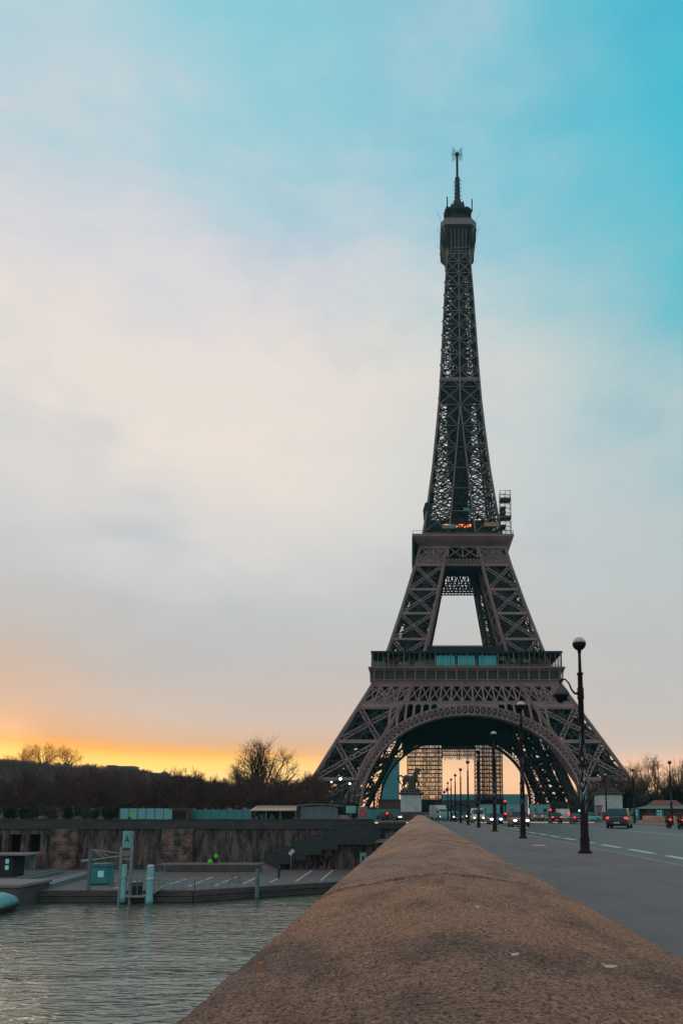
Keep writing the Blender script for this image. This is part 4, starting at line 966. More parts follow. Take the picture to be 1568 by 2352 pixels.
# ------------------------------------------------------------------ vehicles
def carpaint(name, c): 
    m = pm(name, c, None, .35, spec=.6); m.node_tree.nodes['Principled BSDF'].inputs['Coat Weight'].default_value = .5; return m
def car(name, label, cat, loc, rz, paint, kind='car', lights='front', head='head', scale=1, bike=None):
    """front of the vehicle points to -y before turning"""
    t = thing(name, label, cat, loc, R(rz)); t.scale = (scale,) * 3
    if kind == 'car': Ln, Wd, hb, ht = 4.3, 1.8, .95, 1.48; cab = [(-1.15, hb - .02, .0), (-.45, 1.40, .16), (.2, ht, .2), (1.1, 1.44, .2), (1.95, hb + .05, .04)]
    if kind == 'small': Ln, Wd, hb, ht = 2.9, 1.62, 1.0, 1.55; cab = [(-.95, hb, .0), (-.4, 1.46, .12), (.1, ht, .15), (.85, 1.5, .15), (1.3, hb + .1, .04)]
    if kind == 'suv': Ln, Wd, hb, ht = 4.6, 1.9, 1.08, 1.72; cab = [(-1.2, hb - .02, 0), (-.55, 1.62, .14), (.2, ht, .17), (1.5, 1.68, .17), (2.1, hb + .1, .04)]
    if kind == 'van': Ln, Wd, hb, ht = 5.2, 1.95, 1.15, 2.15; cab = [(-2.0, hb, .0), (-1.35, 2.0, .1), (-.9, ht, .1), (2.45, 2.12, .1), (2.58, hb, .03)]
    if kind == 'truck': Ln, Wd, hb, ht = 6.4, 2.2, 1.3, 2.3; cab = [(-3.0, hb, 0), (-2.6, 2.2, .08), (-2.2, ht, .1), (-1.3, ht, .1), (-1.2, hb, .02)]
    h = Wd / 2; f0 = -Ln / 2; f1 = Ln / 2
    def sec(y, zb, zt, w): return [(-w * .93, y, zb), (-w, y, zb + .12), (-w, y, zt - .18), (-w * .9, y, zt), (w * .9, y, zt), (w, y, zt - .18), (w, y, zb + .12), (w * .93, y, zb)]
    b = MB(); hood = hb - .12 if kind in ('car', 'suv', 'small') else hb
    b.loft([sec(f0, .38, hood - .22, h * .86), sec(f0 + .12, .24, hood - .1, h * .95), sec(f0 + .5, .22, hood, h), sec(cab[0][0], .2, hb, h), sec(cab[-1][0] - .1, .2, hb + .02, h), sec(f1 - .15, .24, hb, h * .96), sec(f1, .4, hb - .14, h * .88)])
    body = b.build('body', paint, t, False)
    if kind == 'truck': b = MB(); b.rbox(-1.15, 1.15, -1.0, 3.15, .8, 3.0, .04); b.build('cargo_box', M['white_body'], t)
    def cs(y, z, ins, zb=hb - .03): return [(-h * .97 + 0, y, zb), (-h + ins + .02, y, max(z, zb + .02)), (h - ins - .02, y, max(z, zb + .02)), (h * .97, y, zb)]
    b = MB(); b.loft([cs(*c) for c in cab]); glass_all = kind in ('car', 'small', 'suv')
    b.build('cabin', M['car_glass'] if glass_all else paint, t)
    if glass_all:
        b = MB(); b.loft([[(-h + c[2] + .0, c[0], c[1] - .04), (-h + c[2] + .05, c[0], c[1] + .03), (h - c[2] - .05, c[0], c[1] + .03), (h - c[2], c[0], c[1] - .04)] for c in cab[1:4]]); b.build('roof', paint, t)
        b = MB()
        for s in (-1, 1):
            for a, c in zip(cab, cab[1:]): b.bar((s * (h - a[2] - .01), a[0], a[1]), (s * (h - c[2] - .01), c[0], c[1]), .07)
            b.bar((s * (h - .02), .3, hb - .05), (s * (h - .2), .3, ht - .03), .08)
        b.build('pillar', paint, t)
    else:
        b = MB(); a, c = cab[0], cab[1]; b.quad((-h * .88, a[0] - .02 + .06, a[1] + .06), (h * .88, a[0] - .02 + .06, a[1] + .06), (h * .84, c[0] - .05, c[1] - .06), (-h * .84, c[0] - .05, c[1] - .06)); b.build('windscreen', M['car_glass'], t)
        for s in (-1, 1):
            b = MB(); b.box(min(s * h * .93, s * (h + .01)), max(s * h * .93, s * (h + .01)), cab[1][0] + .1, cab[1][0] + .85, hb + .1, ht - .35); b.build('side_window', M['car_glass'], t)
    for s in (-1, 1):
        for y in (f0 + Ln * .19, f1 - Ln * .2):
            b = MB(); b.tube([(s * (h - .2), y, .32), (s * (h + .01), y, .32)], .32, 16); wl = b.build('wheel', M['tyre'], t)
            b = MB(); b.tube([(s * (h + .01), y, .32), (s * (h + .03), y, .32)], .19, 10); b.build('rim', M['rim'], wl)
        b = MB(); b.ball((s * (h - .3), f0 + .04, .68), .16, 10, 6, (1.2, .5, .75)); b.build('headlight', M[head] if lights == 'front' else M['rim'], t)
        b = MB(); zt = .82 if kind not in ('van', 'truck') else 1.05; b.box(s * h - (.3 if s > 0 else -.08), s * h - (.08 if s > 0 else -.3), f1 - .1, f1 + .02, zt, zt + (.16 if kind != 'van' else .4)); b.build('tail_light', M['tail'] if lights == 'rear' else M['redcloth'], t)
        b = MB(); b.ball((s * (h + .1), cab[0][0] + .35, hb + .08), .1, 8, 5, (1, .6, .8)); b.build('mirror', M['cloth'], t)
    b = MB(); b.box(-h * .8, h * .8, f0 - .03, f0 + .1, .3, .46); b.box(-h * .5, h * .5, f0 - .015, f0 + .1, .52, .66); b.build('grille', M['cloth'], t)
    b = MB(); yy = f1 + .025 if lights == 'rear' else f0 - .045; b.box(-.26, .26, yy - .01, yy + .01, .42, .53); b.build('number_plate', M['white'], t)
    b = MB(); b.box(-h * .85, h * .85, f1 - .1, f1 + .03, .34, .5); b.build('rear_bumper', M['cloth'], t)
    return t
M['car_glass'] = pm('tinted_car_glass', (.012, .02, .024), None, .08)
M['white_body'] = carpaint('white_car_paint', (.42, .52, .53)); P_red = carpaint('red_car_paint', (.22, .035, .04)); P_blk = carpaint('black_car_paint', (.012, .014, .03)); P_dred = carpaint('dark_red_paint', (.10, .022, .03))
P_blue = carpaint('blue_grey_car_paint', (.04, .10, .16)); P_teal = carpaint('teal_van_paint', (.006, .028, .032)); P_lteal = carpaint('pale_teal_van_paint', (.08, .40, .42)); P_sil = carpaint('silver_car_paint', (.18, .25, .26))
car('car', 'red car driving toward the camera with both headlights lit', 'car', (11.0, 78, RZ), 0, P_red, 'suv')
car('car', 'blue grey car with bluish white headlights behind the red car', 'car', (10.1, 94, RZ), 0, P_blue, 'car')
car('van', 'white van with orange warm headlight approaching between lamp posts', 'van', (9.3, 112, -.03), 0, M['white_body'], 'van', head='head_w')
car('truck', 'white box truck with lit headlights at the end of the parapet', 'truck', (4.2, 146, 0), 18, M['white_body'], 'truck')
car('van', 'small pale teal van beside the box truck at the junction', 'van', (6.4, 139.5, 0), 62, P_lteal, 'van', scale=.8)
car('car', 'tiny black car seen from behind with bright red tail lights', 'car', (20.3, 105, RZ), 180, P_blk, 'small', 'rear')
car('car', 'dark red car with red tail lights right of the tiny black car', 'car', (22.3, 99, RZ), 176, P_dred, 'car', 'rear')
car('van', 'white van ahead of the dark red car', 'van', (26, 128, 0), 180, M['white_body'], 'van', 'rear')
car('car', 'silver teal car queuing left of the white van', 'car', (22.4, 126, 0), 180, P_sil, 'car', 'rear')
car('car', 'pale car turning just behind the nearest lamp post', 'car', (FP(1350, 1870, 118)[0], 118, 0), 110, P_lteal, 'car', 'none')
car('car', 'dark teal high car with red tail lights passing below the right statue pedestal', 'car', (FP(1428, 1880, 70)[0], 71, RZ), 158, P_teal, 'suv', 'rear', scale=1.12)
# more distant traffic
for k, (u, Y, rz, p, kd, li, lab) in enumerate(((984, 150, 60, P_sil, 'car', 'front', 'dark silver car half hidden behind the left pedestal'), (1049, 132, 0, P_blk, 'car', 'front', 'dark car with small headlights behind the fourth and fifth lamps'), (1232, 128, 180, P_sil, 'car', 'rear', 'grey car waiting left of the tiny black car'),
        (893, 128, 75, P_blk, 'car', 'front', 'dark car at the junction left of the statue pedestal'), (1062, 150, 5, P_blue, 'car', 'front', 'blue car far down the avenue beside the white van'))):
    car('car', lab, 'car', (FP(u, 1870, Y)[0], Y, 0), rz, p, kd, li)

# ------------------------------------------------------------------ people
def person(name, label, loc, rz=0, top='cloth', legs='cloth', pose='stand', carry=None, h=1.72, group=None):
    t = thing(name, label, 'person', loc, R(rz), group); s = h / 1.72
    b = MB(); lean = {'stand': 0, 'walk': .05, 'bend': .45, 'ride': .25}[pose]
    hip = .88; sh = (0, -lean * .9, 1.42 - lean * .25); hd = (0, -lean * 1.1 - .02, 1.62 - lean * .35)
    st = .22 if pose in ('walk', 'bend') else .04
    if pose == 'ride':
        lg = [[(sx * .1, .1, .9), (sx * .14, -.35, .82), (sx * .14, -.25, .42), (sx * .14, -.32, .36)] for sx in (-1, 1)]
    else:
        lg = [[(.09, 0, hip), (.1, -st * .7, .48), (.1, -st * .4, .08), (.1, -st * .4 - .16, .04)], [(-.09, 0, hip), (-.1, st * .1, .48), (-.1, st, .08), (-.1, st - .14, .04)]]
    for l_ in lg: b.tube([tuple(c * s for c in p) for p in l_], [.095, .065, .045, .045], 8)
    b.tube([(0, 0, hip * s), (0, -lean * .4, 1.15 * s), sh, (sh[0], sh[1], sh[2] + .06)], [.15, .145, .17, .08], 10)
    b.tube([(sh[0], sh[1], sh[2]), (hd[0], hd[1] + .01, hd[2] - .08)], [.065, .055], 8); b.ball(hd, .105, 10, 8, (.85, .95, 1.15)); b.ball((hd[0], hd[1] - .1, hd[2] - .01), .022, 6, 4)
    for sx in (-1, 1):
        fw = -.35 if pose in ('ride', 'bend') else (-.15 * sx)
        el_ = (sx * .24, sh[1] + fw * .3, sh[2] - .28); hn = (sx * .22, sh[1] + fw, sh[2] - .5 if pose != 'ride' else sh[2] - .3)
        b.tube([(sx * .17, sh[1], sh[2] - .02), el_, hn], [.058, .045, .03], 8)
        for f in range(4): b.tube([hn, (hn[0] + (f - 1.5) * .018, hn[1] - .02, hn[2] - .085)], [.012, .008], 4)
        b.tube([hn, (hn[0] - sx * .03, hn[1] - .04, hn[2] - .04)], [.012, .009], 4)
    b.build('body', M['skin'], t, True, .018)
    b = MB(); b.tube([(0, .0, (hip - .06) * s), (0, -lean * .4, 1.15 * s), (0, sh[1], sh[2]), (0, sh[1], sh[2] + .05)], [.18, .175, .205, .1], 12)
    for sx in (-1, 1):
        fw = -.35 if pose in ('ride', 'bend') else (-.15 * sx); b.tube([(sx * .15, sh[1], sh[2] - .01), (sx * .25, sh[1] + fw * .3, sh[2] - .28), (sx * .225, sh[1] + fw * .9, sh[2] - .46 if pose != 'ride' else sh[2] - .28)], [.085, .065, .055], 8)
    b.build('jacket', M[top], t, True, .025)
    b = MB()
    for l_ in lg: b.tube([tuple(c * s for c in p) for p in l_[:3]], [.125, .085, .07], 8)
    b.build('trousers', M[legs], t, True)
    b = MB(); b.ball((hd[0], hd[1] + .02, hd[2] + .03), .112, 10, 8, (.9, .95, 1.05)); b.build('hair', M['cloth'], t, True)
    for sx in (0,):
        b = MB(); b.box(-.15, -.05, -st * .4 - .2, -st * .4 + .08, 0, .08); b.box(.05, .15, -st * .4 - .2, -st * .4 + .08, 0, .08); b.build('shoes', M['cloth'], t)
    return t
x, y = GP(496, 1980, QZ + 1.1); person('person', 'person in neon green jacket with a green sack on the raised terrace', (FP(496, 1975, 106.5)[0], 106.5, QZ + 1.1), 20, 'neon', 'cloth', 'walk')
b = MB(); xx = FP(483, 1980, 106.5)[0]; b.loft([[(xx + dx * r, 106.5 + dy * r, QZ + 1.1 + z) for dx, dy in ((-1, -1), (1, -1), (1.2, 0), (1, 1), (-1, 1), (-1.2, 0))] for r, z in ((.2, 0), (.3, .15), (.26, .45), (.12, .65))]); tag(b.build('sack', M['neon'], None, True), 'bright green sack beside the neon jacket person', 'sack')
person('person', 'person in neon green jacket bending behind the wall before the teal hoarding', (FP(298, 1880, 113)[0], 113, -.03), 40, 'neon', 'cloth', 'bend')
person('person', 'person in dark clothing walking on the lower quay', (FP(640, 2010, 94.8)[0], 94.8, QZ), 120, 'cloth', 'cloth', 'walk')
person('person', 'person standing near the graffiti at the quay wall', (FP(670, 1990, 108)[0], 108, QZ), 200, 'cloth', 'cloth', 'stand')
person('person', 'person in red jacket by the gangway', (FP(290, 2000, 88)[0], 88, QZ), 200, 'redcloth', 'cloth', 'stand')
person('person', 'pedestrian in dark coat on the far pavement before the right pedestal', (30.2, 118, 0), 90, 'cloth', 'cloth', 'walk')
def cyc(name, label, loc, rz, paint, motor=False, rider=None):
    t = thing(name, label, 'motorbike' if motor else 'bicycle', loc, R(rz)); r = .30 if motor else .33; wb = .68 if motor else .52
    for y in (-wb, wb):
        b = MB(); n = 18
        ring = [(0, y + r * math.cos(2 * math.pi * k / n), r + r * math.sin(2 * math.pi * k / n)) for k in range(n + 1)]; b.tube(ring, .07 if motor else .022, 5, False); b.tube([(-.05, y, r), (.05, y, r)], .05, 8)
        for k in range(0, n, 3): b.bar((0, y, r), ring[k], .015)
        b.build('wheel', M['tyre'], t)
    b = MB()
    if motor:
        b.tube([(0, -.45, .75), (0, -.1, .85), (0, .35, .8), (0, .75, .9)], [.16, .2, .17, .1], 10); b.tube([(0, -.2, .45), (0, .3, .4)], [.2, .2], 10); b.bar((0, -wb, r), (0, -.4, 1.05), .08); b.ball((0, -.55, .9), .16, 8, 6)
    else:
        for a, c in (((0, -wb, r), (0, -.38, .85)), ((0, -.38, .8), (0, .1, .3)), ((0, .1, .3), (0, .2, .9)), ((0, -.38, .82), (0, .2, .75)), ((0, .1, .3), (0, wb, r)), ((0, .2, .75), (0, wb, r))): b.tube([a, c], .02, 6)
    b.build('frame', paint, t)
    b = MB(); b.tube([(-.32, -.3, 1.02), (-.1, -.42, 1.05), (.1, -.42, 1.05), (.32, -.3, 1.02)], .02, 6); b.build('handlebar', M['cloth'], t)
    b = MB(); b.ball((0, .25, .93), .16, 8, 5, (.6, 1.3, .35)); b.build('saddle', M['cloth'], t)
    if motor:
        b = MB(); b.box(-.12, .12, .82, .87, .78, .9); b.build('tail_light', M['tail'], t); b = MB(); b.ball((0, -.72, .9), .1, 8, 6); b.build('headlight', M['head'] if not rider else M['rim'], t)
    return t
cyc('motorbike', 'dark motorbike with red tail light on the far lane by the right lamp', (FP(1534, 1880, 71)[0], 71, RZ), 172, P_blk, True)
person('person', 'rider in dark clothing on the motorbike by the right lamp', (FP(1534, 1880, 71)[0], 71.15, RZ + .05), 172, 'cloth', 'cloth', 'ride')
cyc('motorbike', 'motorbike cut by the right edge of the picture', (FP(1562, 1880, 66)[0], 66, RZ), 175, P_blk, True)
person('person', 'rider in dark clothing at the right edge of the picture', (FP(1562, 1880, 66)[0], 66.15, RZ + .05), 175, 'cloth', 'cloth', 'ride')
cyc('bicycle', 'red bicycle standing on the lower quay among the white lines', (FP(800 / 1.479, 2020, 89)[0], 89, QZ), 80, P_red)

# ------------------------------------------------------------------ traffic lights
def signal(label, u, Y, v, lit, h2=None):
    x, z = FP(u, v, Y); t = thing('traffic_light', label, 'traffic light', (x, Y, 0)); b = MB(); b.lathe([(.12, 0), (.08, .3), (.07, z + .2)], n=8); b.build('post', M['pole'], t)
    for zc in [z] + ([h2] if h2 else []):
        b = MB(); b.rbox(-.22, .22, -.16, .14, zc - .75 if lit == 'sigred' else zc - .25, zc + .3 if lit == 'sigred' else zc + .75, .04); hd = b.build('housing', M['pole'], t)
        b = MB(); b.tube([(0, -.2, zc), (0, -.16, zc)], .17, 12); b.build('lens', M[lit], hd)
signal('tall traffic light showing red at the junction, two lamps', 1159, 124, 1840, 'sigred', FP(1159, 1869, 124)[1])
signal('low red traffic light above the blue grey car', 1131, 122, 1871, 'sigred')
signal('green traffic light behind the nearest lamp post', 1329, 121, 1862, 'siggreen')
signal('red traffic light left of the left statue pedestal', 889, 120, 1868, 'sigred')
signal('small red traffic light between the tiny black car and the trailers', 1262.5, 118, 1860, 'sigred')

# ------------------------------------------------------------------ quay furniture
def at(u, v, z): x, y = GP(u, v, z); return x, y
x, y = at(223, 2033, QZ); t = thing('ticket_booth', 'teal booth with pale window panel on the lower quay', 'booth', (x, y + 1, QZ))
b = MB(); b.rbox(-1.15, 1.15, -1, 1, .1, 2.2, .1); b.build('body', M['teal'], t); b = MB(); b.rbox(-1.3, 1.3, -1.15, 1.15, 2.2, 2.38, .05); b.rbox(-1.1, 1.1, -.95, .95, 2.38, 2.55, .1); b.build('roof', M['teal_g'], t)
b = MB(); b.box(.05, .75, -1.04, -.99, .95, 1.7); b.build('window', M['litwin'], t); b = MB(); b.box(-.9, -.1, -1.03, -.99, .15, 2.0); b.build('door', M['teal'], t)
b = MB(); b.box(-1.2, 1.2, -1.05, 1.05, 0, .1); b.build('base', M['cloth'], t)
# landing gate with tall posts and sign
X0 = FP(278, 2000, 79.3)[0]; X1 = FP(302, 2000, 79.3)[0]
t = thing('sign_gantry', 'tall twin-post teal landing sign with a small tower emblem', 'sign', ((X0 + X1) / 2, 79.2, WZ)); hw = (X1 - X0) / 2
b = MB(); b.box(-hw - .12, -hw + .12, -.15, .15, -.5, 6.2); b.build('post', M['metal'], t); b = MB(); b.box(hw - .12, hw + .12, -.15, .15, -.5, 7.9); b.build('post', M['metal'], t)
b = MB(); b.rbox(-.5, .55, -.12, .08, 6.15, 8.0, .03); pn = b.build('panel', M['teal_l'], t)
b = MB()   # emblem: simple tower outline
for p, q in (((-.2, 6.75), (.02, 7.5)), ((.24, 6.75), (.02, 7.5)), ((-.1, 7.05), (.14, 7.05)), ((-.14, 6.9), (-.02, 6.98)), ((.18, 6.9), (.06, 6.98))): b.bar((p[0], -.135, p[1]), (q[0], -.135, q[1]), .07, .02, (0, 1, 0))
b.build('emblem', M['cloth'], pn)
b = MB(); b.bar((-hw, 0, 5.7), (hw, 0, 5.7), .15); b.bar((-hw, 0, 4.9), (hw, 0, 4.9), .12); b.build('crossbar', M['metal'], t)
t = thing('boom_gate', 'slanting pale steel truss arm over the teal booth', 'gate', (FP(193, 2000, 80.5)[0], 80.6, QZ)); A = (0, 0, 3.25); B_ = (5.2, 0, 3.95); Cc = (.8, 0, 4.5)
b = MB(); b.tube([A, B_], .09, 8); b.tube([Cc, B_], .06, 8); b.tube([(.4, 0, 3.3), Cc], .07, 8); b.tube([Cc, (2.2, 0, 3.55)], .05, 6); b.tube([(1.2, 0, 4.4), (3, 0, 3.66)], .05, 6); b.tube([(-.35, 0, 3.2), (.7, 0, 3.35)], .17, 8); b.build('arm', M['metal'], t)
b = MB(); b.box(.45, .75, -.15, .15, 0, 4.45); b.build('post', M['teal_g'], t)
def post(name, label, u, v0, v1, Y, r, m, cat, capm=None, group=None):
    x, z0_ = FP(u, v1, Y); _, z1_ = FP(u, v0, Y); t = thing(name, label, cat, (x, Y, z0_), 0, group); h = z1_ - z0_
    b = MB(); b.lathe([(r * 1.15, -.6), (r * 1.15, .15), (r, .2), (r, h - .1), (r * .7, h)], n=12); b.build('shaft', m, t, True)
    b = MB(); b.lathe([(r * 1.2, h * .6), (r * 1.2, h * .66)], n=12); b.lathe([(r * 1.1, h - .02), (r * .8, h + .12)], n=12); b.build('collar', capm or m, t)
post('mooring_pile', 'teal mooring pile left of the landing gangway', 283, 1988, 2060, 78.9, .28, M['teal_l'], 'pile')
post('mooring_pile', 'teal mooring pile with white cap right of the landing gangway', 343, 1989, 2066, 78.6, .36, M['teal_l'], 'pile', M['white'])
post('mooring_pile', 'dark lone mooring pile standing in the water before the quay', 590, 1999, 2057, 83.4, .24, M['teal_g'], 'pile')
post('bollard', 'short dark bollard between booth and landing gate', 256, 2016, 2032, 84.5, .2, M['teal_g'], 'bollard')
t = thing('gangway', 'steel landing gangway platform with mesh rails by the teal piles', 'gangway', (FP(315, 2000, 79.4)[0], 79.3, WZ + .75))
b = MB(); b.box(-1.5, 1.3, -.6, .9, 0, .22); b.bar((1.3, .2, .1), (3.4, 1.2, 1.3), .5, .15); b.build('deck', M['metal'], t)
b = MB()
for k in range(8): xk = -1.5 + k * .62; zz_ = .2 if xk < 1.3 else .2 + (xk - 1.3) * .5; b.bar((xk, -.5, zz_), (xk, -.5, zz_ + 2.0), .05); b.bar((xk, .8, zz_), (xk, .8, zz_ + 2.4), .05)
for z in (1.2, 1.7, 2.2): b.bar((-1.5, -.5, z), (2.9, -.5, z + .3), .05); b.bar((-1.5, .8, z + .2), (2.9, .8, z + .5), .05)
for k in range(14): b.bar((-1.5 + k * .3, -.5, 1.2), (-1.2 + k * .3, -.5, 2.2), .025)
b.build('railing', M['metal'], t); b = MB(); b.rbox(-.5, .6, -.1, .6, .25, 1.5, .05); b.build('control_box', M['cloth'], t)
def fence(name, label, pts, z, h, step, m, cat='railing', tk=.05):
    t = thing(name, label, cat, (pts[0][0], pts[0][1], z)); ox, oy = pts[0]
    for (a, c) in zip(pts, pts[1:]):
        L_ = math.hypot(c[0] - a[0], c[1] - a[1]); n = max(1, round(L_ / step)); b = MB()
        for j in (h, h * .55): b.bar((a[0] - ox, a[1] - oy, j), (c[0] - ox, c[1] - oy, j), tk)
        b.build('rail', m, t)
        for k in range(n + 1):
            f = k / n; b = MB(); b.bar((a[0] - ox + (c[0] - a[0]) * f, a[1] - oy + (c[1] - a[1]) * f, 0), (a[0] - ox + (c[0] - a[0]) * f, a[1] - oy + (c[1] - a[1]) * f, h), tk * 1.2); b.build('rail_post', m, t)
fence('railing', 'thin pale railing along the quay edge right of the gangway', [(-30.5, 81.2), (-25.6, 81.2), (-21.5, 84)], QZ, 1.0, 1.1, M['metal'])
t = thing('kerb_wall', 'pale low ramp wall from booth toward the quay edge', 'low wall', (0, 0, QZ)); b = MB()
p, q = at(80, 2040, QZ), at(196, 2010, QZ)
for k in range(3): b.bar((p[0] + k * .9, p[1], .15 + .1 * k), (q[0] + k * .9, q[1], .35 + .1 * k), .3, .3)
b.build('coping', M['metal'], t)
t = thing('kerb_wall', 'pale low ramp wall farther left, beyond the stone pier', 'low wall', (0, 0, QZ)); b = MB()
p, q = at(42, 2022, QZ), at(130, 2006, QZ); b.bar((*p, .2), (*q, .45), .35, .4); b.bar((p[0] + 1, p[1], .15), (q[0] + 1, q[1], .3), .3, .3); b.build('coping', M['metal'], t)
t = thing('stone_pier', 'dark stone landing pier at the left edge in the water', 'pier', (-52, 79.5, WZ)); b = MB(); b.rbox(-14, 9.2, -3.2, 3, -1, 2.05, .12); b.build('block', M['stone_d'], t); b = MB(); b.rbox(-14.2, 9.4, -3.4, 3.2, 2.05, 2.4, .06); b.build('coping', M['kerb'], t)
b = MB(); b.loft([[(4.6 + r * .7 * math.cos(a), -3.25 + .1 * (j > 0), 1.0 + r * math.sin(a)) for a in [k * math.pi / 5 for k in range(10)]] for j, r in enumerate((.5, .55))]); b.build('pale_patch', M['stone'], t)
t = thing('quay_hut', 'dark hut with pale flat roof and lit windows at the left edge of the quay', 'hut', (FP(8, 2000, 97)[0], 98, QZ)); b = MB(); b.rbox(-4, 1.5, -1.5, 1.5, 0, 2.9, .05); b.build('wall', M['cloth'], t); b = MB(); b.rbox(-4.3, 3.6, -1.9, 1.9, 2.9, 3.15, .04); b.build('roof', M['kerb'], t)
for z in (1.0, 1.85): b = MB(); b.box(.55, 1.0, -1.56, -1.5, z, z + .6); b.build('window', M['litwin'], t)
t = thing('banner', 'narrow upright teal banner right of the dark hut', 'banner', (FP(73, 2000, 100)[0], 100, QZ)); b = MB(); b.rbox(-.4, .4, -.05, .05, .9, 2.9, .02); b.build('panel', M['teal_l'], t); b = MB(); b.lathe([(.15, 0), (.05, .05), (.04, 3)], -.42, 0, 8); b.build('pole', M['metal'], t)
t = thing('small_sign', 'small white sign on a pole by the wall staircase', 'sign', (FP(669, 1960, 107.5)[0], 107.5, QZ)); b = MB(); b.lathe([(.05, 0), (.05, 3.2)], n=6); b.build('pole', M['metal'], t); b = MB(); b.bar((-.3, -.06, 2.4), (.35, -.06, 3.1), .55, .04, (0, 1, 0)); b.build('panel', M['white'], t)
t = thing('small_sign', 'pale blue sign low on the wall next to the bridge', 'sign', (FP(834, 1960, 109.2)[0], 109.2, QZ)); b = MB(); b.lathe([(.05, 0), (.05, 2.6)], n=6); b.build('pole', M['metal'], t); b = MB(); b.rbox(-.5, .5, -.08, -.04, 1.0, 2.6, .01); b.build('panel', M['teal_l'], t); b = MB(); b.box(-.15, .15, -.1, -.08, 1.3, 2.1); b.build('pictogram', M['cloth'], t)
t = thing('motorboat', 'small pale teal covered boat at the left edge of the river', 'boat', (FP(-2, 2060, 72)[0], 72, WZ + .1), R(8)); b = MB()
b.loft([[(x * w, y, z) for x, z in ((-.3, -.3), (-1, .55), (1, .55), (.3, -.3))] for y, w in ((-3.2, .2), (-2.4, .8), (-.5, 1.15), (2.4, 1.05), (2.9, .95))]); b.build('hull', M['cloth'], t, True)
b = MB(); b.loft([[(w * math.cos(a), y, .55 + h * math.sin(a)) for a in [math.pi * k / 8 for k in range(9)]] for y, w, h in ((-2.6, .6, .3), (-1.6, 1.0, 1.1), (.8, 1.05, 1.35), (2.6, .95, .9))]); b.build('canopy', M['teal_l'], t, True)
# railing seen at the left of the near parapet, on the quay edge behind
fence('railing', 'pale railing beside the parapet above the abutment', [(-4.6, 99.5), (-2.2, 109.4)], -2.6, 1.1, .9, M['metal'])
b = bpy.data.objects['railing.001'] if 'railing.001' in bpy.data.objects else None
b = MB(); b.box(-6, -.45, 96, 110, QZ, -2.7); b.box(-6.1, -.45, 95.8, 110, -2.7, -2.6); o = b.build('bridge_abutment', M['masonry']); o['kind'] = 'structure'

# litter and leaf
t = MB(); t.loft([[(x * s_, y * s_, z) for x, y in ((-.22, -.04), (-.05, -.06), (.05, -.03), (.22, -.05), (.2, .05), (.04, .03), (-.06, .06), (-.2, .04))] for s_, z in ((1, 0), (.9, .018))]); o = t.build('litter', M['white'], None); x, y = GP(1237, 1942, 0); o.location = (x, y, .002); o.scale = (1.2, 3.5, 1); tag(o, 'scrap of white paper lying on the pavement', 'litter')
def leaf(name, label, u, v, z, m, s, rz):
    b = MB(); b.loft([[(x * s, y * s, z_ + .01 * abs(x)) for x, y in ((-1, 0), (-.4, -.45), (.5, -.3), (1, 0), (.4, .4), (-.5, .35))] for z_ in (0, .0015)]); o = b.build(name, m); x, y = GP(u, v, z); o.location = (x, y, z + .006); o.rotation_euler = (0, .1, R(rz)); tag(o, label, 'litter')
leaf('fallen_leaf', 'orange fallen leaf on the left side of the parapet', 596, 2226, 1.03, pm('orange_leaf', (.5, .16, .03), None, .8), .008, 30)
leaf('gum_spot', 'pale scrap stuck on the middle of the parapet', 1180, 2206, 1.04, M['white'], .011, 0)
leaf('gum_spot', 'yellowish pale scrap near the right side of the parapet', 1398, 2234, 1.035, pm('yellow_scrap', (.5, .42, .25), (.5, .5, .5), .8, 60), .016, -20)
leaf('gum_spot', 'small pale spot on the parapet in the middle distance', 1094, 2093, 1.045, M['white'], .012, 40)

# ------------------------------------------------------------------ upper level left : hoardings, kiosks
def hoard(label, u0, u1, vt, Y, m, npan, dark=None):
    x0 = FP(u0, 1870, Y)[0]; x1 = FP(u1, 1870, Y)[0]; h = FP(u0, vt, Y)[1]; t = thing('hoarding', label, 'hoarding', ((x0 + x1) / 2, Y, 0)); W2 = (x1 - x0) / 2
    for k in range(npan):
        a = -W2 + 2 * W2 * k / npan; c = -W2 + 2 * W2 * (k + 1) / npan
        b = MB(); b.box(a + .03, c - .03, -.04, .04, .1, h); b.build('panel', m, t)
        b = MB(); b.box(a - .06, a + .06, -.1, .1, 0, h + .1); b.build('post', M['teal_g'], t)
hoard('pale teal hoarding behind the quay wall, left of the dark red shed', 276, 396, 1857, 124, M['teal_l'], 6)
hoard('teal hoarding between the dark red shed and the awning stall', 432, 575, 1860, 127, M['teal'], 8)
hoard('low teal hoarding left of the left statue', 844, 918, 1859, 140, M['teal'], 5)
t = thing('shed', 'dark red shed opening between the teal hoardings', 'shed', (FP(412, 1870, 124)[0], 125, 0)); b = MB(); b.rbox(-1.5, 1.5, -1, 1, 0, 2.1, .03); b.build('wall', M['brownwall'], t); b = MB(); b.box(-1.2, 1.2, -1.04, -1, 0, 1.7); b.build('opening', M['dark'], t); b = MB(); b.rbox(-1.7, 1.7, -1.2, 1.2, 2.1, 2.2, .02); b.build('roof', M['roofred'], t)
xc = FP(629, 1870, 117)[0]; t = thing('awning_stall', 'dark stall under a long cream awning above the quay wall', 'stall', (xc, 118, 0)); b = MB(); b.loft([[(x, y, z) for x in (-3.8, 3.8) for (y, z) in ((0, 0),)] for _ in ()]) if False else None
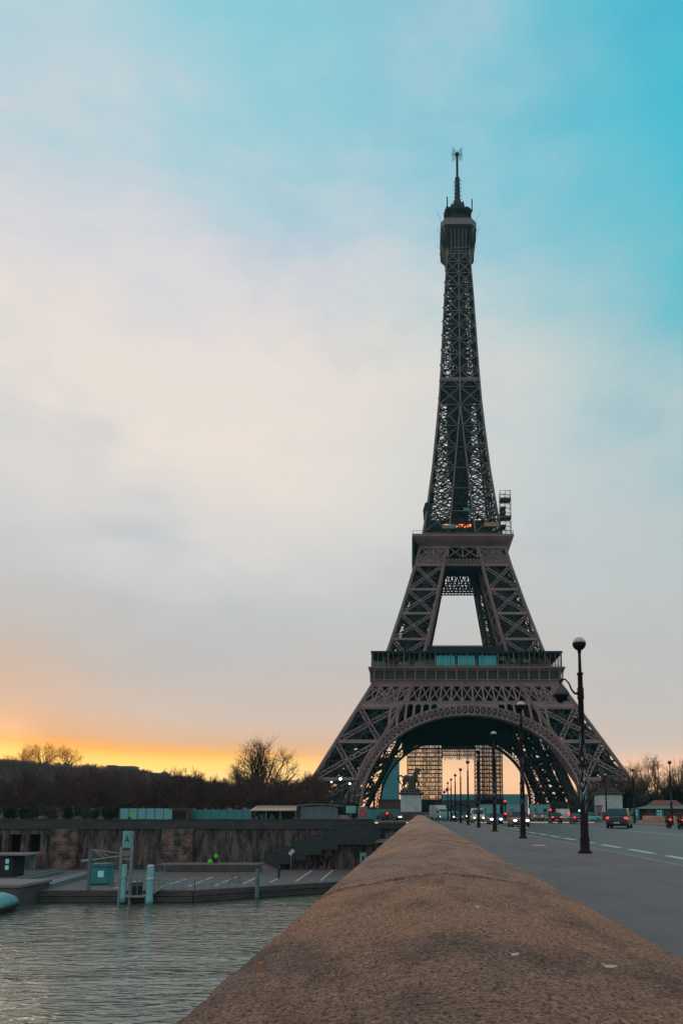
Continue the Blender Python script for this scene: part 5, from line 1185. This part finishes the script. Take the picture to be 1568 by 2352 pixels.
b = MB(); b.loft([[(-3.9, -1.8, 1.72), (3.9, -1.8, 1.72), (3.9, -1.8, 1.82), (-3.9, -1.8, 1.82)], [(-3.4, 1.2, 2.5), (3.4, 1.2, 2.5), (3.4, 1.2, 2.6), (-3.4, 1.2, 2.6)]]); b.build('awning', M['cream'], t); b = MB(); b.rbox(-3.3, 3.3, .2, 1.4, 0, 2.45, .04); b.build('body', M['cloth'], t)
b = MB()
for x in (-3.7, -1.2, 1.2, 3.7): b.bar((x, -1.6, 0), (x, -1.6, 1.75), .08)
b.build('pole', M['metal'], t); b = MB(); rr = random.Random(8)
for k in range(12): x = rr.uniform(-3.2, 3.2); b.rbox(x - .2, x + .2, -.2, .15, .0, rr.uniform(.6, 1.4), .04)
b.build('goods', M['teal_g'], t)
xc = FP(730, 1870, 115)[0]; t = thing('kiosk', 'grey green kiosk with thin overhanging curved roof above the quay wall', 'kiosk', (xc, 117, 0)); b = MB(); b.rbox(-2.9, 2.9, -1.5, 1.5, 0, 2.45, .06); b.build('wall', M['grey'], t)
b = MB(); b.loft([[(-3.7 + i * .925, y, 2.5 + .28 * math.sin(math.pi * i / 8) + dz_) for (y, dz_) in ((-2, 0), (2, 0), (2, .1), (-2, .1))] for i in range(9)]); b.build('roof', M['metal'], t)
for k in range(4): b = MB(); b.box(-2.6 + k * 1.35, -1.45 + k * 1.35, -1.54, -1.5, .3, 2.1); b.build('shutter', M['teal_g'], t)
x = FP(832, 1870, 111.9)[0]; t = thing('no_entry_sign', 'round red ringed sign on a tall grey panel above the quay wall', 'sign', (x, 112.2, 0)); b = MB(); b.rbox(-.8, .8, -.08, .08, -.3, 2.4, .02); b.build('panel', M['grey'], t)
b = MB(); n = 20; b.tube([(.5 * math.cos(2 * math.pi * k / n), -.12, 1.4 + .5 * math.sin(2 * math.pi * k / n)) for k in range(n + 1)], .11, 6, False); b.bar((-.35, -.12, 1.1), (.35, -.12, 1.7), .15, .06, (0, 1, 0)); b.build('ring', pm('sign_red', (.5, .05, .05), None, .5), t)
b = MB(); b.tube([(0, -.11, 1.4), (0, -.09, 1.4)], .5, 20); b.build('disc', M['kerb'], t)
for k, (u, v0, v1, m, lab) in enumerate(((806, 1851, 1868, 'teal_l', 'pale blue info board left of the red ringed sign'), (790, 1872, 1888, 'kerb', 'low pale block on the wall left of the red ringed sign'))):
    x, z1 = FP(u, v0, 113); z0 = max(0, FP(u, v1, 113)[1]); t = thing('info_board', lab, 'board', (x, 113, 0)); b = MB(); b.rbox(-.8, .8, -.1, .1, z0, max(z1, z0 + .9), .03); b.build('panel', M[m], t); b = MB(); b.box(-.06, .06, 0, .12, -.05, z0 + .1); b.build('post', M['metal'], t)

# right side beyond the bridge: trailers, hut, small kiosks
for k, (u0, u1) in enumerate(((1101, 1147), (1165, 1209), (1218, 1263))):
    Y = 190; x0 = FP(u0, 1860, Y)[0]; x1 = FP(u1, 1860, Y)[0]; t = thing('site_cabin', ['left', 'middle', 'right'][k] + ' one of three pale teal site cabins under the tower arch', 'cabin', ((x0 + x1) / 2, Y + 1, 0), 0, 'site cabins under the arch'); h = (x1 - x0) / 2
    b = MB(); b.rbox(-h, h, -1.2, 1.2, .4, 3.6, .06); b.build('wall', M['teal_l'], t); b = MB(); b.rbox(-h - .1, h + .1, -1.3, 1.3, 3.6, 3.75, .03); b.build('roof', M['metal'], t)
    b = MB(); b.box(h * .3, h * .6, -1.25, -1.2, 1.5, 2.6); b.build('window', M['glass_dark'], t); b = MB(); b.box(-h * .7, -h * .35, -1.24, -1.2, .4, 2.7); b.build('door', M['teal'], t)
fence('railing', 'dark crowd barrier before the site cabins', [(16, 150), (36, 150)], 0, 1.1, 1.2, M['teal_g'])
x0 = FP(1471, 1870, 160)[0]; t = thing('pavilion_hut', 'brown hut with red tiled hipped roof and teal doors at the right', 'hut', (x0 + 5.3, 162, 0))
b = MB(); b.rbox(-4.4, 5.5, -2.5, 2.5, 0, 2.3, .05); b.build('wall', M['brownwall'], t); b = MB(); b.loft([[(-5.6, -3.4, 2.3), (7, -3.4, 2.3), (7, 3.4, 2.3), (-5.6, 3.4, 2.3)], [(-5.6, -3.4, 2.42), (7, -3.4, 2.42), (7, 3.4, 2.42), (-5.6, 3.4, 2.42)], [(-2, -1.2, 3.3), (4, -1.2, 3.3), (4, 1.2, 3.3), (-2, 1.2, 3.3)]]); b.build('eaves', M['grey'], t)
b = MB(); b.loft([[(-3, -1.9, 3.05), (4.6, -1.9, 3.05), (4.6, 1.9, 3.05), (-3, 1.9, 3.05)], [(-1.6, -.3, 4.3), (3.4, -.3, 4.3), (3.4, .3, 4.3), (-1.6, .3, 4.3)]]); b.build('roof', M['roofred'], t)
for u in (1464, 1520):
    xx = FP(u, 1860, 157)[0] - (x0 + 5.3); b = MB(); b.box(xx - .85, xx + .85, -3.0, -2.52, 0, 2.5); d = b.build('door', M['teal'], t)
    for ox in (-.45, .15):
        for oz in (.9, 1.6): b = MB(); b.box(xx + ox, xx + ox + .32, -3.04, -3.0, oz, oz + .4); b.build('pane', M['litwin'], d)
t = thing('gate_pillar', 'short pale stone pillar left of the right statue pedestal', 'pillar', (FP(1374, 1860, 128)[0], 128, 0)); b = MB(); b.rbox(-.5, .5, -.5, .5, 0, 2.6, .05); b.build('shaft', M['kerb'], t); b = MB(); b.rbox(-.65, .65, -.65, .65, 2.6, 2.85, .05); b.build('cap', M['kerb'], t)

# ------------------------------------------------------------------ far buildings
def building(name, label, u0, u1, vt, Y, m, depth=20, storeys=0, cols=0, cat='building', roof=None, base=0):
    x0 = FP(u0, 1860, Y)[0]; x1 = FP(u1, 1860, Y)[0]; h = FP((u0 + u1) / 2, vt, Y)[1]; t = thing(name, label, cat, ((x0 + x1) / 2, Y, base)); W2 = (x1 - x0) / 2; h -= base
    b = MB(); b.rbox(-W2, W2, 0, depth, -3, h, .3); b.build('wall', M[m], t)
    b = MB(); b.box(-W2 - .3, W2 + .3, -.3, depth + .3, h, h + max(.4, h * .02)); b.build('cornice', M[roof or m], t)
    for j in range(storeys):
        for i in range(cols):
            x = -W2 + 2 * W2 * (i + .5) / cols; z = h * (j + .35) / storeys; b = MB(); b.box(x - W2 / cols * .45, x + W2 / cols * .45, -.12, .1, z, z + h / storeys * .45); b.build('window', M['teal_g'], t)
    return t
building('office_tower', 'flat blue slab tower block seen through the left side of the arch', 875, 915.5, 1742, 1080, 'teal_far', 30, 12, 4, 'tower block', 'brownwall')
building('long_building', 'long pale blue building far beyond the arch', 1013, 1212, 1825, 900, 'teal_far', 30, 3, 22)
t = building('arched_hall', 'dark low building with a wide arched front, beneath the scaffold', 1020, 1092, 1840, 300, 'teal_g', 12)
b = MB(); n = 16
for k in range(n): a0, a1 = math.pi * k / n, math.pi * (k + 1) / n; b.bar((5.2 * math.cos(a0), -.2, .3 + 5.0 * math.sin(a0)), (5.2 * math.cos(a1), -.2, .3 + 5.0 * math.sin(a1)), .5, .4, (0, 1, 0))
b.build('arch_trim', M['cloth'], t)
building('garden_building', 'low brown wall building left of the left statue pedestal', 868, 932, 1839, 210, 'brownwall', 8)
building('garden_building', 'low brown building between the scaffold tower and arched hall', 1000, 1021, 1846, 260, 'brownwall', 8)

# hill
def ridge(u): return interp([(-700, 1735), (0, 1755), (60, 1758), (190, 1765), (300, 1777), (420, 1795), (500, 1810), (600, 1836), (700, 1850), (860, 1862), (980, 1868)], u)
M['hill'] = pm('wooded_hill', (.050, .026, .020), (.085, .046, .036), .95, .03, .8, .2, detail=8)
b = MB(); cols = []
for i in range(131):
    u = -700 + i * 13; Y = 640; x, h = FP(u, ridge(u), Y); h = max(h, 0) + noise.noise(Vector((i * .45, 0, 0))) * 1.6
    cols.append([(x * (yy / Y) if yy < Y else x, yy, hh * h + (noise.noise(Vector((x * .04, yy * .04, 5))) * 3 * (0 < hh < 1))) for yy, hh in ((330, -.02), (400, .28), (480, .55), (560, .82), (640, 1), (760, .9), (1100, 0))])
for c in cols: b.v += c
m_ = 7
for i in range(len(cols) - 1):
    for j in range(m_ - 1): b.f.append((i * m_ + j, (i + 1) * m_ + j, (i + 1) * m_ + j + 1, i * m_ + j + 1))
struct('hill', b, M['hill'])
for k, (u0, u1, vt, m, lab) in enumerate(((303, 320, 1767, 'brownwall', 'leftmost hilltop house against the yellow sky'), (322, 364, 1769, 'grey', 'wide flat roofed house on the hilltop'), (366, 384, 1779, 'brownwall', 'lower house to the right of the wide hilltop house'), (398, 418, 1784, 'grey', 'last small house on the falling ridge'))):
    Y = 632; x0 = FP((u0) / 1, 1800, Y)[0]; building('house', lab, u0 - 62 * (u0 > 290) + 0, u1 - 62, vt - 8, Y, m, 12, 2, 4, 'house', None, 12)
Y = 628; x, z = FP(377, 1785, Y); t = thing('domed_building', 'small dark dome on the hill skyline left of the big bare tree', 'building', (x, Y, 18)); b = MB(); b.lathe([(6, -12), (6, z - 20), (5.2, z - 17), (3.6, z - 14.5), (1.6, z - 13.2), (.4, z - 12.6), (.1, z - 10)], n=16); b.build('dome', M['stone_d'], t, True)

# ------------------------------------------------------------------ trees
def make_tree(seed, H, W=None, base=.18, limbs=9, sec=9, tw=8, fine=3, r0=.28, tmin=.014, flat=0, loose=1.0):
    """bare tree: trunk, limbs that arch out to an uneven rounded crown, branches, twigs"""
    rn = random.Random(seed); tr = MB(); cr = MB(); W = W or H * .42
    cz = H * (.56 + .04 * flat); rz_ = H * .44; lob = [(rn.uniform(0, 6.28), rn.uniform(.75, 1.15)) for _ in range(5)]
    def surf(a, e, f=1.0):      # point on the lobed crown
        k = 1.0
        for la, lk in lob: k += (lk - 1) * max(0, math.cos(a - la)) ** 3
        return Vector((W * k * f * math.cos(e) * math.cos(a), W * k * f * math.cos(e) * math.sin(a), cz + rz_ * f * math.sin(e) * (.94 + .1 * k)))
    def curve(p, q, bow, n, jit):
        L_ = (q - p).length; out = []
        for i in range(n + 1):
            t_ = i / n; m = p.lerp(q, t_) + Vector((0, 0, bow * L_ * math.sin(math.pi * t_)))
            if 0 < i < n: m += Vector((rn.gauss(0, jit), rn.gauss(0, jit), rn.gauss(0, jit))) * L_
            out.append(m)
        return out
    def at_(path, t_):
        x = t_ * (len(path) - 1); i = min(int(x), len(path) - 2); return path[i].lerp(path[i + 1], x - i)
    fork = Vector((rn.gauss(0, .15), rn.gauss(0, .15), H * base))
    tr.tube([Vector((0, 0, -.1)), Vector((0, 0, .4)), fork * .5, fork], [r0 * 1.25, r0, r0 * .9, r0 * .82], 8)
    for l in range(limbs):
        a = 6.283 * l / limbs * 2.4 + rn.uniform(-.3, .3); e = math.asin(rn.uniform(-.12, .93)) if l else 1.35
        end = surf(a, e, rn.uniform(.78, .95)); path = curve(fork, end, -.10 if e < .6 else .0, 6, .035); rl = r0 * rn.uniform(.42, .6)
        tr.tube(path, [rl * (1 - .82 * i / 6) + tmin for i in range(7)], 6, False)
        for b_ in range(sec):
            t_ = rn.uniform(.22, 1); p = at_(path, t_); a2 = a + rn.gauss(0, .55) * loose; e2 = max(-.4, min(1.35, e + rn.gauss(-.05, .5) * loose)); q = surf(a2, e2, rn.uniform(.75, 1.04)); q = p.lerp(q, rn.uniform(.5, 1))
            pa = curve(p, q, rn.uniform(-.06, .1), 4, .06); rs_ = rl * (1 - .8 * t_) * .62 + tmin; cr.tube(pa, [rs_ * (1 - .7 * i / 4) + tmin * .6 for i in range(5)], 4, False); Lb = (q - p).length
            for w_ in range(tw):
                t2 = rn.uniform(.25, 1); p2 = at_(pa, t2); d = ((p2 - Vector((0, 0, H * .35))).normalized() + Vector((rn.gauss(0, .65), rn.gauss(0, .65), rn.gauss(.1, .5)))).normalized(); L2 = H * rn.uniform(.05, .12)
                p3 = curve(p2, p2 + d * L2, 0, 2, .08); cr.tube(p3, [tmin * 1.3, tmin * 1.1, tmin * .8], 3, False)
                for f_ in range(fine):
                    p4 = at_(p3, rn.uniform(.3, 1)); d2 = (d + Vector((rn.gauss(0, .7), rn.gauss(0, .7), rn.gauss(.1, .6)))).normalized(); cr.tube([p4, p4 + d2 * L2 * rn.uniform(.35, .7)], [tmin * .9, tmin * .5], 3, False)
    return tr, cr
protos = []
def tree(name, label, cat, loc, seed, H, mat='bark', group=None, wide=1, **kw):
    t = thing(name, label, cat, loc, random.uniform(0, 6), group); t.scale = (wide, wide, 1); tr, cr = make_tree(seed, H, **kw); tr.build('trunk', M[mat], t); cr.build('crown', M[mat], t); return t
TK = dict(spread=.75, trunk_h=2.6, depth=7, r0=.26)
# big skyline tree
tree('bare_tree', 'largest bare tree with a wide round crown between hill and tower', 'tree', (FP(602, 1860, 195)[0], 195, 0), 14, 21.4, 'bark', None, 1, W=10.4, limbs=17, sec=12, tw=9, fine=3, r0=.5, tmin=.017, base=.22)
tree('bare_tree', 'bare round-crowned tree right of the tower foot', 'tree', (FP(1455, 1860, 190)[0], 190, 0), 21, 15.2, 'bark_t', None, 1, W=6.6, limbs=13, sec=11, tw=8, fine=3, r0=.32, tmin=.016, base=.2)
tree('bare_tree', 'sparse tall bare tree behind the right lamp post', 'tree', (FP(1508, 1860, 180)[0], 180, 0), 33, 16.6, 'bark_t', None, 1, W=5.6, limbs=8, sec=8, tw=7, fine=3, r0=.28, tmin=.016, base=.3)
tree('bare_tree', 'bare tree cut by the right edge of the picture', 'tree', (FP(1562, 1860, 170)[0], 170, 0), 37, 14.2, 'bark_t', None, 1, W=6.5, limbs=10, sec=9, tw=7, fine=3, r0=.3, tmin=.016, base=.2)
# street trees on the left bank
PR = []
for s_ in range(4):
    PR.append(make_tree(50 + s_, 10, 5.2, .2 + .03 * s_, 9, 8, 7, 3, .2, .017))
PM = []
for tr, cr in PR:
    a = tr.build('trunk', M['bark'], None); c = cr.build('crown', M['bark'], None); PM.append((a.data, c.data)); bpy.data.objects.remove(a); bpy.data.objects.remove(c)
def place(name, label, x, y, s, k, group, mat=None):
    t = thing(name, label, 'tree', (x, y, 0), random.uniform(0, 6.28), group); t.scale = (s * random.uniform(.95, 1.25), s, s)
    for nme, me in zip(('trunk', 'crown'), PM[k]):
        o = bpy.data.objects.new(nme, me); C.objects.link(o); o.parent = t
        if mat: o.material_slots[0].link = 'OBJECT'; o.material_slots[0].material = M[mat]
    return t
GR = 'bare street trees along the left bank'
i = 0
for row, (Y, n, x0, x1, sc_) in enumerate(((136, 14, -92, -22, .85), (150, 18, -104, -22, .95), (170, 20, -118, -24, 1.05), (195, 22, -135, -26, 1.1), (225, 22, -155, -30, 1.2), (262, 22, -178, -36, 1.3))):
    for k in range(n):
        x = x0 + (x1 - x0) * (k + random.uniform(.1, .9)) / n; u = 962 + x / Y * 1600
        s = sc_ * random.uniform(.72, 1.18)
        place('street_tree', 'bare brown street tree in the dense rows above the left quay wall', x, Y + random.uniform(-4, 4), s, i % 4, GR); i += 1
for k, (u, Y, s) in enumerate(((340, 330, 1.75), (440, 330, 1.5), (478, 340, 1.6), (500, 300, 1.1), (705, 190, 1.15), (690, 175, .95), (722, 200, 1.1), (660, 185, 1.0))):
    place('bare_tree', ['bare tree breaking the skyline just left of the dome', 'first bare skyline tree right of the dome', 'second bare skyline tree right of the dome', 'small bare tree left of the largest bare tree', 'bare tree between the largest bare tree and the tower foot', 'low bare tree right of the largest bare tree', 'bare tree touching the left tower foot', 'bare tree under the right side of the largest crown'][k], FP(u, 1860, Y)[0], Y, s, k % 4, 'bare trees on the skyline')
for k, (u, Y, s) in enumerate(((1345, 215, 1.0), (1370, 205, 1.1), (1395, 225, 1.1), (1420, 200, .9), (1325, 230, .8), (1440, 215, 1.1), (1485, 210, 1.2), (1530, 200, 1.2), (1560, 215, 1.3))):
    place('bare_tree', 'bare tree in the park behind the right statue', FP(u, 1860, Y)[0], Y, s, k % 4, 'bare park trees behind the right statue', 'bark')
# golden backlit trees on the hill
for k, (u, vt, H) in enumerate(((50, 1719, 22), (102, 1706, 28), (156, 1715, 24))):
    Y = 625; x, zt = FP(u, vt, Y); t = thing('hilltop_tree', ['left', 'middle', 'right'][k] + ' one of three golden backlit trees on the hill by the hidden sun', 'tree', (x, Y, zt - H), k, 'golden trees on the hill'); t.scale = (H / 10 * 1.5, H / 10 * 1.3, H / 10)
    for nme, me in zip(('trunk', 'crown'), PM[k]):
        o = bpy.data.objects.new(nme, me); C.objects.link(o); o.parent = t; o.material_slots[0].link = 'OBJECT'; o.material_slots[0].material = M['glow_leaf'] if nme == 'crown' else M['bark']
# evergreens : leaf-clump crowns
def evergreen(seed, W2, H):
    rn = random.Random(seed); b = MB(); lumps = [(rn.uniform(-W2, W2) * .8, rn.uniform(-W2, W2) * .5, H * rn.uniform(.25, .8), rn.uniform(.25, .45) * W2) for _ in range(16)]
    for _ in range(5200):
        lx, ly, lz, lr = rn.choice(lumps); d = Vector((rn.gauss(0, 1), rn.gauss(0, 1), rn.gauss(0, .8))).normalized() * lr * rn.uniform(.5, 1.15); p = Vector((lx, ly, lz)) + d
        if p.z < .2: continue
        a = Vector((rn.gauss(0, 1), rn.gauss(0, 1), rn.gauss(0, 1))).normalized() * rn.uniform(.12, .3); c = a.orthogonal().normalized() * rn.uniform(.08, .18); b.quad(p - a, p - c, p + a, p + c)
    tk = MB(); tk.tube([(0, 0, 0), (0, 0, H * .5)], [.3, .12], 8)
    for _ in range(8): a = rn.uniform(0, 6.28); tk.tube([(0, 0, H * .25), (W2 * .6 * math.cos(a), W2 * .4 * math.sin(a), H * rn.uniform(.4, .7))], [.1, .04], 5)
    return tk, b
EV = []
for s_ in range(3):
    tk, cr = evergreen(70 + s_, 4.5, 8); a = tk.build('trunk', M['bark'], None); c = cr.build('crown', M['leaf'], None); EV.append((a.data, c.data)); bpy.data.objects.remove(a); bpy.data.objects.remove(c)
evs = [(1335, 175, .75), (1360, 165, .8), (1385, 172, 1.0), (1415, 168, 1.0), (1440, 178, .85), (1470, 172, .8), (1500, 178, .85), (1530, 172, .95), (1560, 168, 1.1), (1590, 168, 1.1), (1290, 235, .7), (1265, 240, .7), (1240, 245, .55), (810, 150, .5), (790, 160, .55), (765, 155, .55), (855, 228, .5)]
for k, (u, Y, s) in enumerate(evs):
    side = 'behind the right statue and hut' if k < 10 else ('at the right foot of the tower' if k < 13 else 'by the left foot of the tower')
    t = thing('evergreen_tree', 'dark dense evergreen shrub ' + side, 'shrub', (FP(u, 1860, Y)[0], Y, 0), k * 1.3, 'dark evergreens ' + side); t.scale = (s, s, s)
    for nme, me in zip(('trunk', 'crown'), EV[k % 3]): o = bpy.data.objects.new(nme, me); C.objects.link(o); o.parent = t

b = MB(); rw = random.Random(9)
for k in range(15000):
    i = rw.randrange(8, len(cols) - 30); c = cols[i]; j = rw.choice((1, 2, 2, 3, 3)); f = rw.random(); a_, b_ = Vector(c[j]), Vector(c[min(j + 1, 4)]); p = a_.lerp(b_, f) + Vector((rw.uniform(-3, 3), 0, -.5))
    h = rw.uniform(2.0, 6.5); d = Vector((rw.gauss(0, .45), rw.gauss(0, .3), 1)) * h; wv = Vector((rw.uniform(.12, .35), 0, 0)); q = p + d
    b.quad(p - wv, p + wv, q + wv * .3, q - wv * .3)
    for _ in range(3): m_p = p.lerp(q, rw.uniform(.3, .9)); e = m_p + Vector((rw.gauss(0, 1.4), rw.gauss(0, .8), rw.uniform(.3, 2.2))); b.quad(m_p - wv * .5, m_p + wv * .5, e + wv * .2, e - wv * .2)
M['wood'] = pm('hill_bare_wood', (.060, .032, .026), (.10, .060, .050), .95, .03)
tag(b.build('hillside_wood', M['wood']), 'brown bare wood covering the hill on the left', 'wood', None, 'stuff')

for k in range(16):
    side = 'in the low row above the left quay wall'
    t = thing('shrub', 'dark low shrub ' + side, 'shrub', (-88 + k * 2.3, 129 + (k % 3), 0), k * 1.7, 'dark shrubs ' + side); t.scale = (.34, .34, .30 + .05 * (k % 3))
    for nme, me in zip(('trunk', 'crown'), EV[k % 3]): o = bpy.data.objects.new(nme, me); C.objects.link(o); o.parent = t

# ------------------------------------------------------------------ haze, added to lift the shadows toward teal
hz = bpy.data.materials.new('haze_air'); hz.use_nodes = True; hn = hz.node_tree; hn.nodes.clear()
ho = hn.nodes.new('ShaderNodeOutputMaterial'); hv = hn.nodes.new('ShaderNodeVolumePrincipled'); hn.links.new(hv.outputs[0], ho.inputs['Volume'])
hv.inputs['Density'].default_value = .00010; hv.inputs['Color'].default_value = (.25, .85, .95, 1)
b = MB(); b.box(-1600, 1600, -400, 1200, -13, 325); o = b.build('haze', hz); tag(o, kind='stuff')
